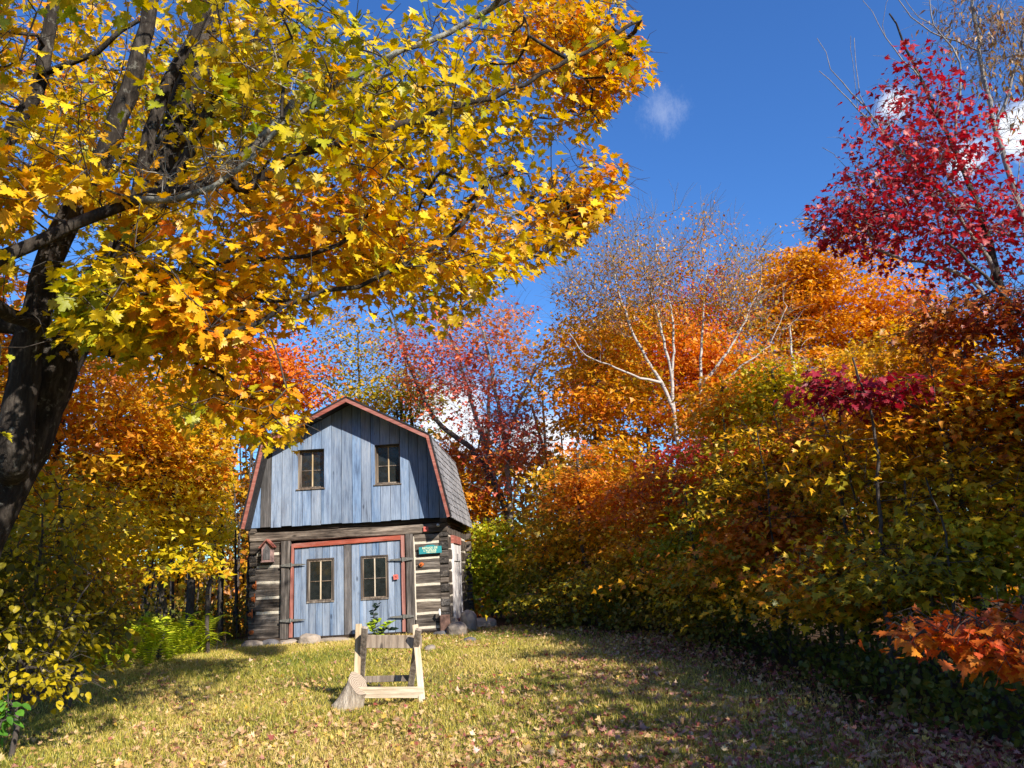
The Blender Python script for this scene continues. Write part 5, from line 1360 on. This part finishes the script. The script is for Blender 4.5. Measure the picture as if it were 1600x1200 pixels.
# shrub in front of the right door
p = at(592, 995, 16.2)
e = empty('young_ash', (p[0], 16.2, float(gz(p[0], 16.2))), label='small leafy shoot with dark and lime leaves before the right blue door', cat='plant')
rs2 = np.random.RandomState(4); tb = Tubes(); base = np.array([p[0], 16.2, float(gz(p[0], 16.2))])
LPs, LO, CC = [], [], []
for (pts, lime) in [([(590, 995), (586, 975), (583, 955), (590, 945)], 0), ([(592, 995), (600, 978), (612, 972)], 1), ([(590, 995), (582, 983), (578, 975), (590, 970)], 1), ([(588, 995), (596, 985), (608, 982), (616, 984)], 0)]:
    Q = [at(x, y, 16.2) - base for x, y in pts]; tb.add(Q, np.linspace(.008, .003, len(Q)), 4)
    for a_, b_ in zip(Q[:-1], Q[1:]):
        for t in np.linspace(.2, 1, 4):
            for sg_ in (-1, 1):
                LPs.append(a_ + (b_ - a_) * t); LO.append([sg_ * 1.0, -.3 + rs2.normal() * .3, .35 + rs2.normal() * .2]); CC.append((.40, .52, .03) if lime else (.02, .04, .025))
link('stem', tb.mesh('stem', M['bark_thin']), e)
LPs, LO, CC = map(np.array, (LPs, LO, CC))
link('leaves', leaves_mesh('leaves', ROUND, LPs, frames(LO, rs2.normal(size=LO.shape) * .3 + np.array([0, -.6, .8])), np.full(len(LPs), .095), CC, M['leaf'], rs=rs2), e)['kind'] = 'stuff'
p = gpt(432, 1002)
# ================================================================== grass and fallen leaves
rs = np.random.RandomState(31)
def lawn_pts(n, y0=6.0, y1=18.5, margin=.3, power=1.0):
    out = []
    while sum(map(len, out)) < n:
        y = y0 + (y1 - y0) * rs.uniform(size=n) ** power; x = rs.uniform(-8, 4.2, n)
        k = (x < xr(y) + margin) & (x > xl(y) - margin)
        k &= ~((x > -5.8) & (x < -1.4) & (y > 17.05))
        px, py, z = proj(np.stack([x, y, gz(x, y)], -1)); k &= (px > -60) & (px < 1660)
        out.append(np.stack([x[k], y[k]], -1))
    return np.vstack(out)[:n]
def blades(n, y0, y1, hgt, wid, power=1.0, simple=False):
    p = lawn_pts(n, y0, y1, .5, power)
    patch = smooth_noise(np.stack([p[:, 0], p[:, 1], 0 * p[:, 0]], -1), 1.3, 3)
    fine = smooth_noise(np.stack([p[:, 0], p[:, 1], 0 * p[:, 0]], -1), 6, 4)
    h = hgt * rs.uniform(.45, 1.35, n) * (1 + .35 * fine); w = wid * rs.uniform(.7, 1.3, n) * (1 + (p[:, 1] - 7) * .06)
    a_ = rs.uniform(0, 6.28, n); lean = rs.normal(size=(n, 2)) * .55
    z = gz(p[:, 0], p[:, 1]) - .004 - .2 * (rs.uniform(size=n) > np.clip((xr(p[:, 1]) - p[:, 0]) / 1.8 + .22, 0, 1))
    B = np.stack([p[:, 0], p[:, 1], z], -1); s_ = np.stack([np.cos(a_) * w, np.sin(a_) * w, 0 * w], -1)
    mid = B + np.stack([lean[:, 0] * h * .3, lean[:, 1] * h * .3, h * .6], -1); tp = B + np.stack([lean[:, 0] * h, lean[:, 1] * h, h * .95], -1)
    V = np.stack([B - s_, B + s_, mid + s_ * .6, tp, mid - s_ * .6], 1)
    Fc = np.array([(0, 1, 3)]) if simple else np.array([(0, 1, 2), (0, 2, 4), (4, 2, 3)])
    Fa = (Fc[None] + (np.arange(n) * 5)[:, None, None]).reshape(-1, 3)
    tt = np.clip(.5 + .28 * patch + .22 * rs.normal(size=n), 0, 1)
    c = pal([(.11, .17, .02), (.28, .29, .03), (.54, .45, .065), (.72, .55, .16), (.74, .52, .21)], tt)
    return npmesh('grass', V.reshape(-1, 3), Fa, M['blade'], col=np.repeat(c, 5, 0))
go2 = link('grass', blades(110000, 9.8, 18.5, .062, .0036, 1.0, True)); tag(go2, label='short patchy grass of the far lawn up to the barn', cat='grass', kind='stuff')
go = link('grass', blades(75000, 5.6, 9.9, .062, .0032, 1.0)); tag(go, label='short patchy green and straw coloured grass of the near lawn', cat='grass', kind='stuff')
# fallen leaves
def fall(n, y0, y1, power, right_bias=0.0):
    p = lawn_pts(n * 2, y0, y1, .6, power)
    d = .32 + .55 * smooth_noise(np.stack([p[:, 0], p[:, 1], 0 * p[:, 0]], -1), 1.8, 9) + .10 * np.clip(p[:, 0] + 2, -2, 5) + .06 * np.clip(9 - p[:, 1], -3, 3)
    k = rs.uniform(size=len(p)) < np.clip(d, .08, 1); p = p[k][:n]; n = len(p)
    z = gz(p[:, 0], p[:, 1]) + .012 + .03 * rs.uniform(size=n)
    P = np.stack([p[:, 0], p[:, 1], z], -1)
    o = rs.normal(size=(n, 3)); o[:, 2] *= .35; Rm = frames(o, rs.normal(size=(n, 3)) * .38 + np.array([0, 0, 1.0]))
    rightness = np.clip((p[:, 0] + 1.5) / 4, 0, 1)
    red = rs.uniform(size=n) < (.12 + .5 * rightness)
    t = rs.uniform(size=n)
    c = np.where(red[:, None], pal([(.22, .04, .035), (.36, .09, .07), (.46, .22, .17), (.34, .16, .11)], t), pal([(.24, .13, .06), (.42, .24, .10), (.56, .34, .17), (.60, .42, .22), (.62, .40, .05)], t))
    return P, Rm, c, red, t
P, Rm, c, red, t = fall(23000, 6.0, 18.5, 1.25)
S = .060 * rs.uniform(.6, 1.25, len(P))
px, py, z = proj(P); vis = (px > 0) & (px < 1600) & (py < 1200)
order = np.argsort(np.where(vis, z / S, 1e9))[:300]; near = np.zeros(len(P), bool); near[order] = True
FV = {}
for q in order:
    kind = (bool(red[q]), int(t[q] * 4.99))
    if kind not in FV:
        V_, F_ = MAPLE_HI; V_ = V_.copy(); r_ = np.random.RandomState(kind[1] + 10 * kind[0]); V_[:, 2] += r_.normal() * .25 * V_[:, 0] + .35 * V_[:, 1] ** 2 * r_.normal() + .25 * np.abs(V_[:, 0])
        FV[kind] = npmesh('fallen_leaf', V_, F_, M['litter'], col=np.repeat(c[q][None], len(V_), 0))
    ob = bpy.data.objects.new('fallen_leaf', FV[kind]); COL.objects.link(ob)
    ob.matrix_basis = Matrix.Translation(Vector(P[q])) @ Matrix(Rm[q].tolist()).to_4x4() @ Matrix.Scale(float(S[q]), 4)
    ob['label'] = 'dull red fallen maple leaf on the near lawn' if red[q] else 'dry tan or yellow fallen maple leaf on the near lawn'; ob['category'] = 'fallen leaf'
    ob['group'] = 'red fallen leaves on the near lawn' if red[q] else 'tan fallen leaves on the near lawn'
for sel, tp, lb in ((~near & (P[:, 1] < 10), MAPLE_S, 'scattered fallen maple leaves over the near lawn'), (~near & (P[:, 1] >= 10), MAPLE_LO, 'scattered fallen maple leaves over the far lawn')):
    o_ = link('leaf_litter', leaves_mesh('leaf_litter', tp, P[sel], Rm[sel], S[sel], c[sel], M['litter'], warp=.35, rs=rs)); tag(o_, label=lb, kind='stuff')
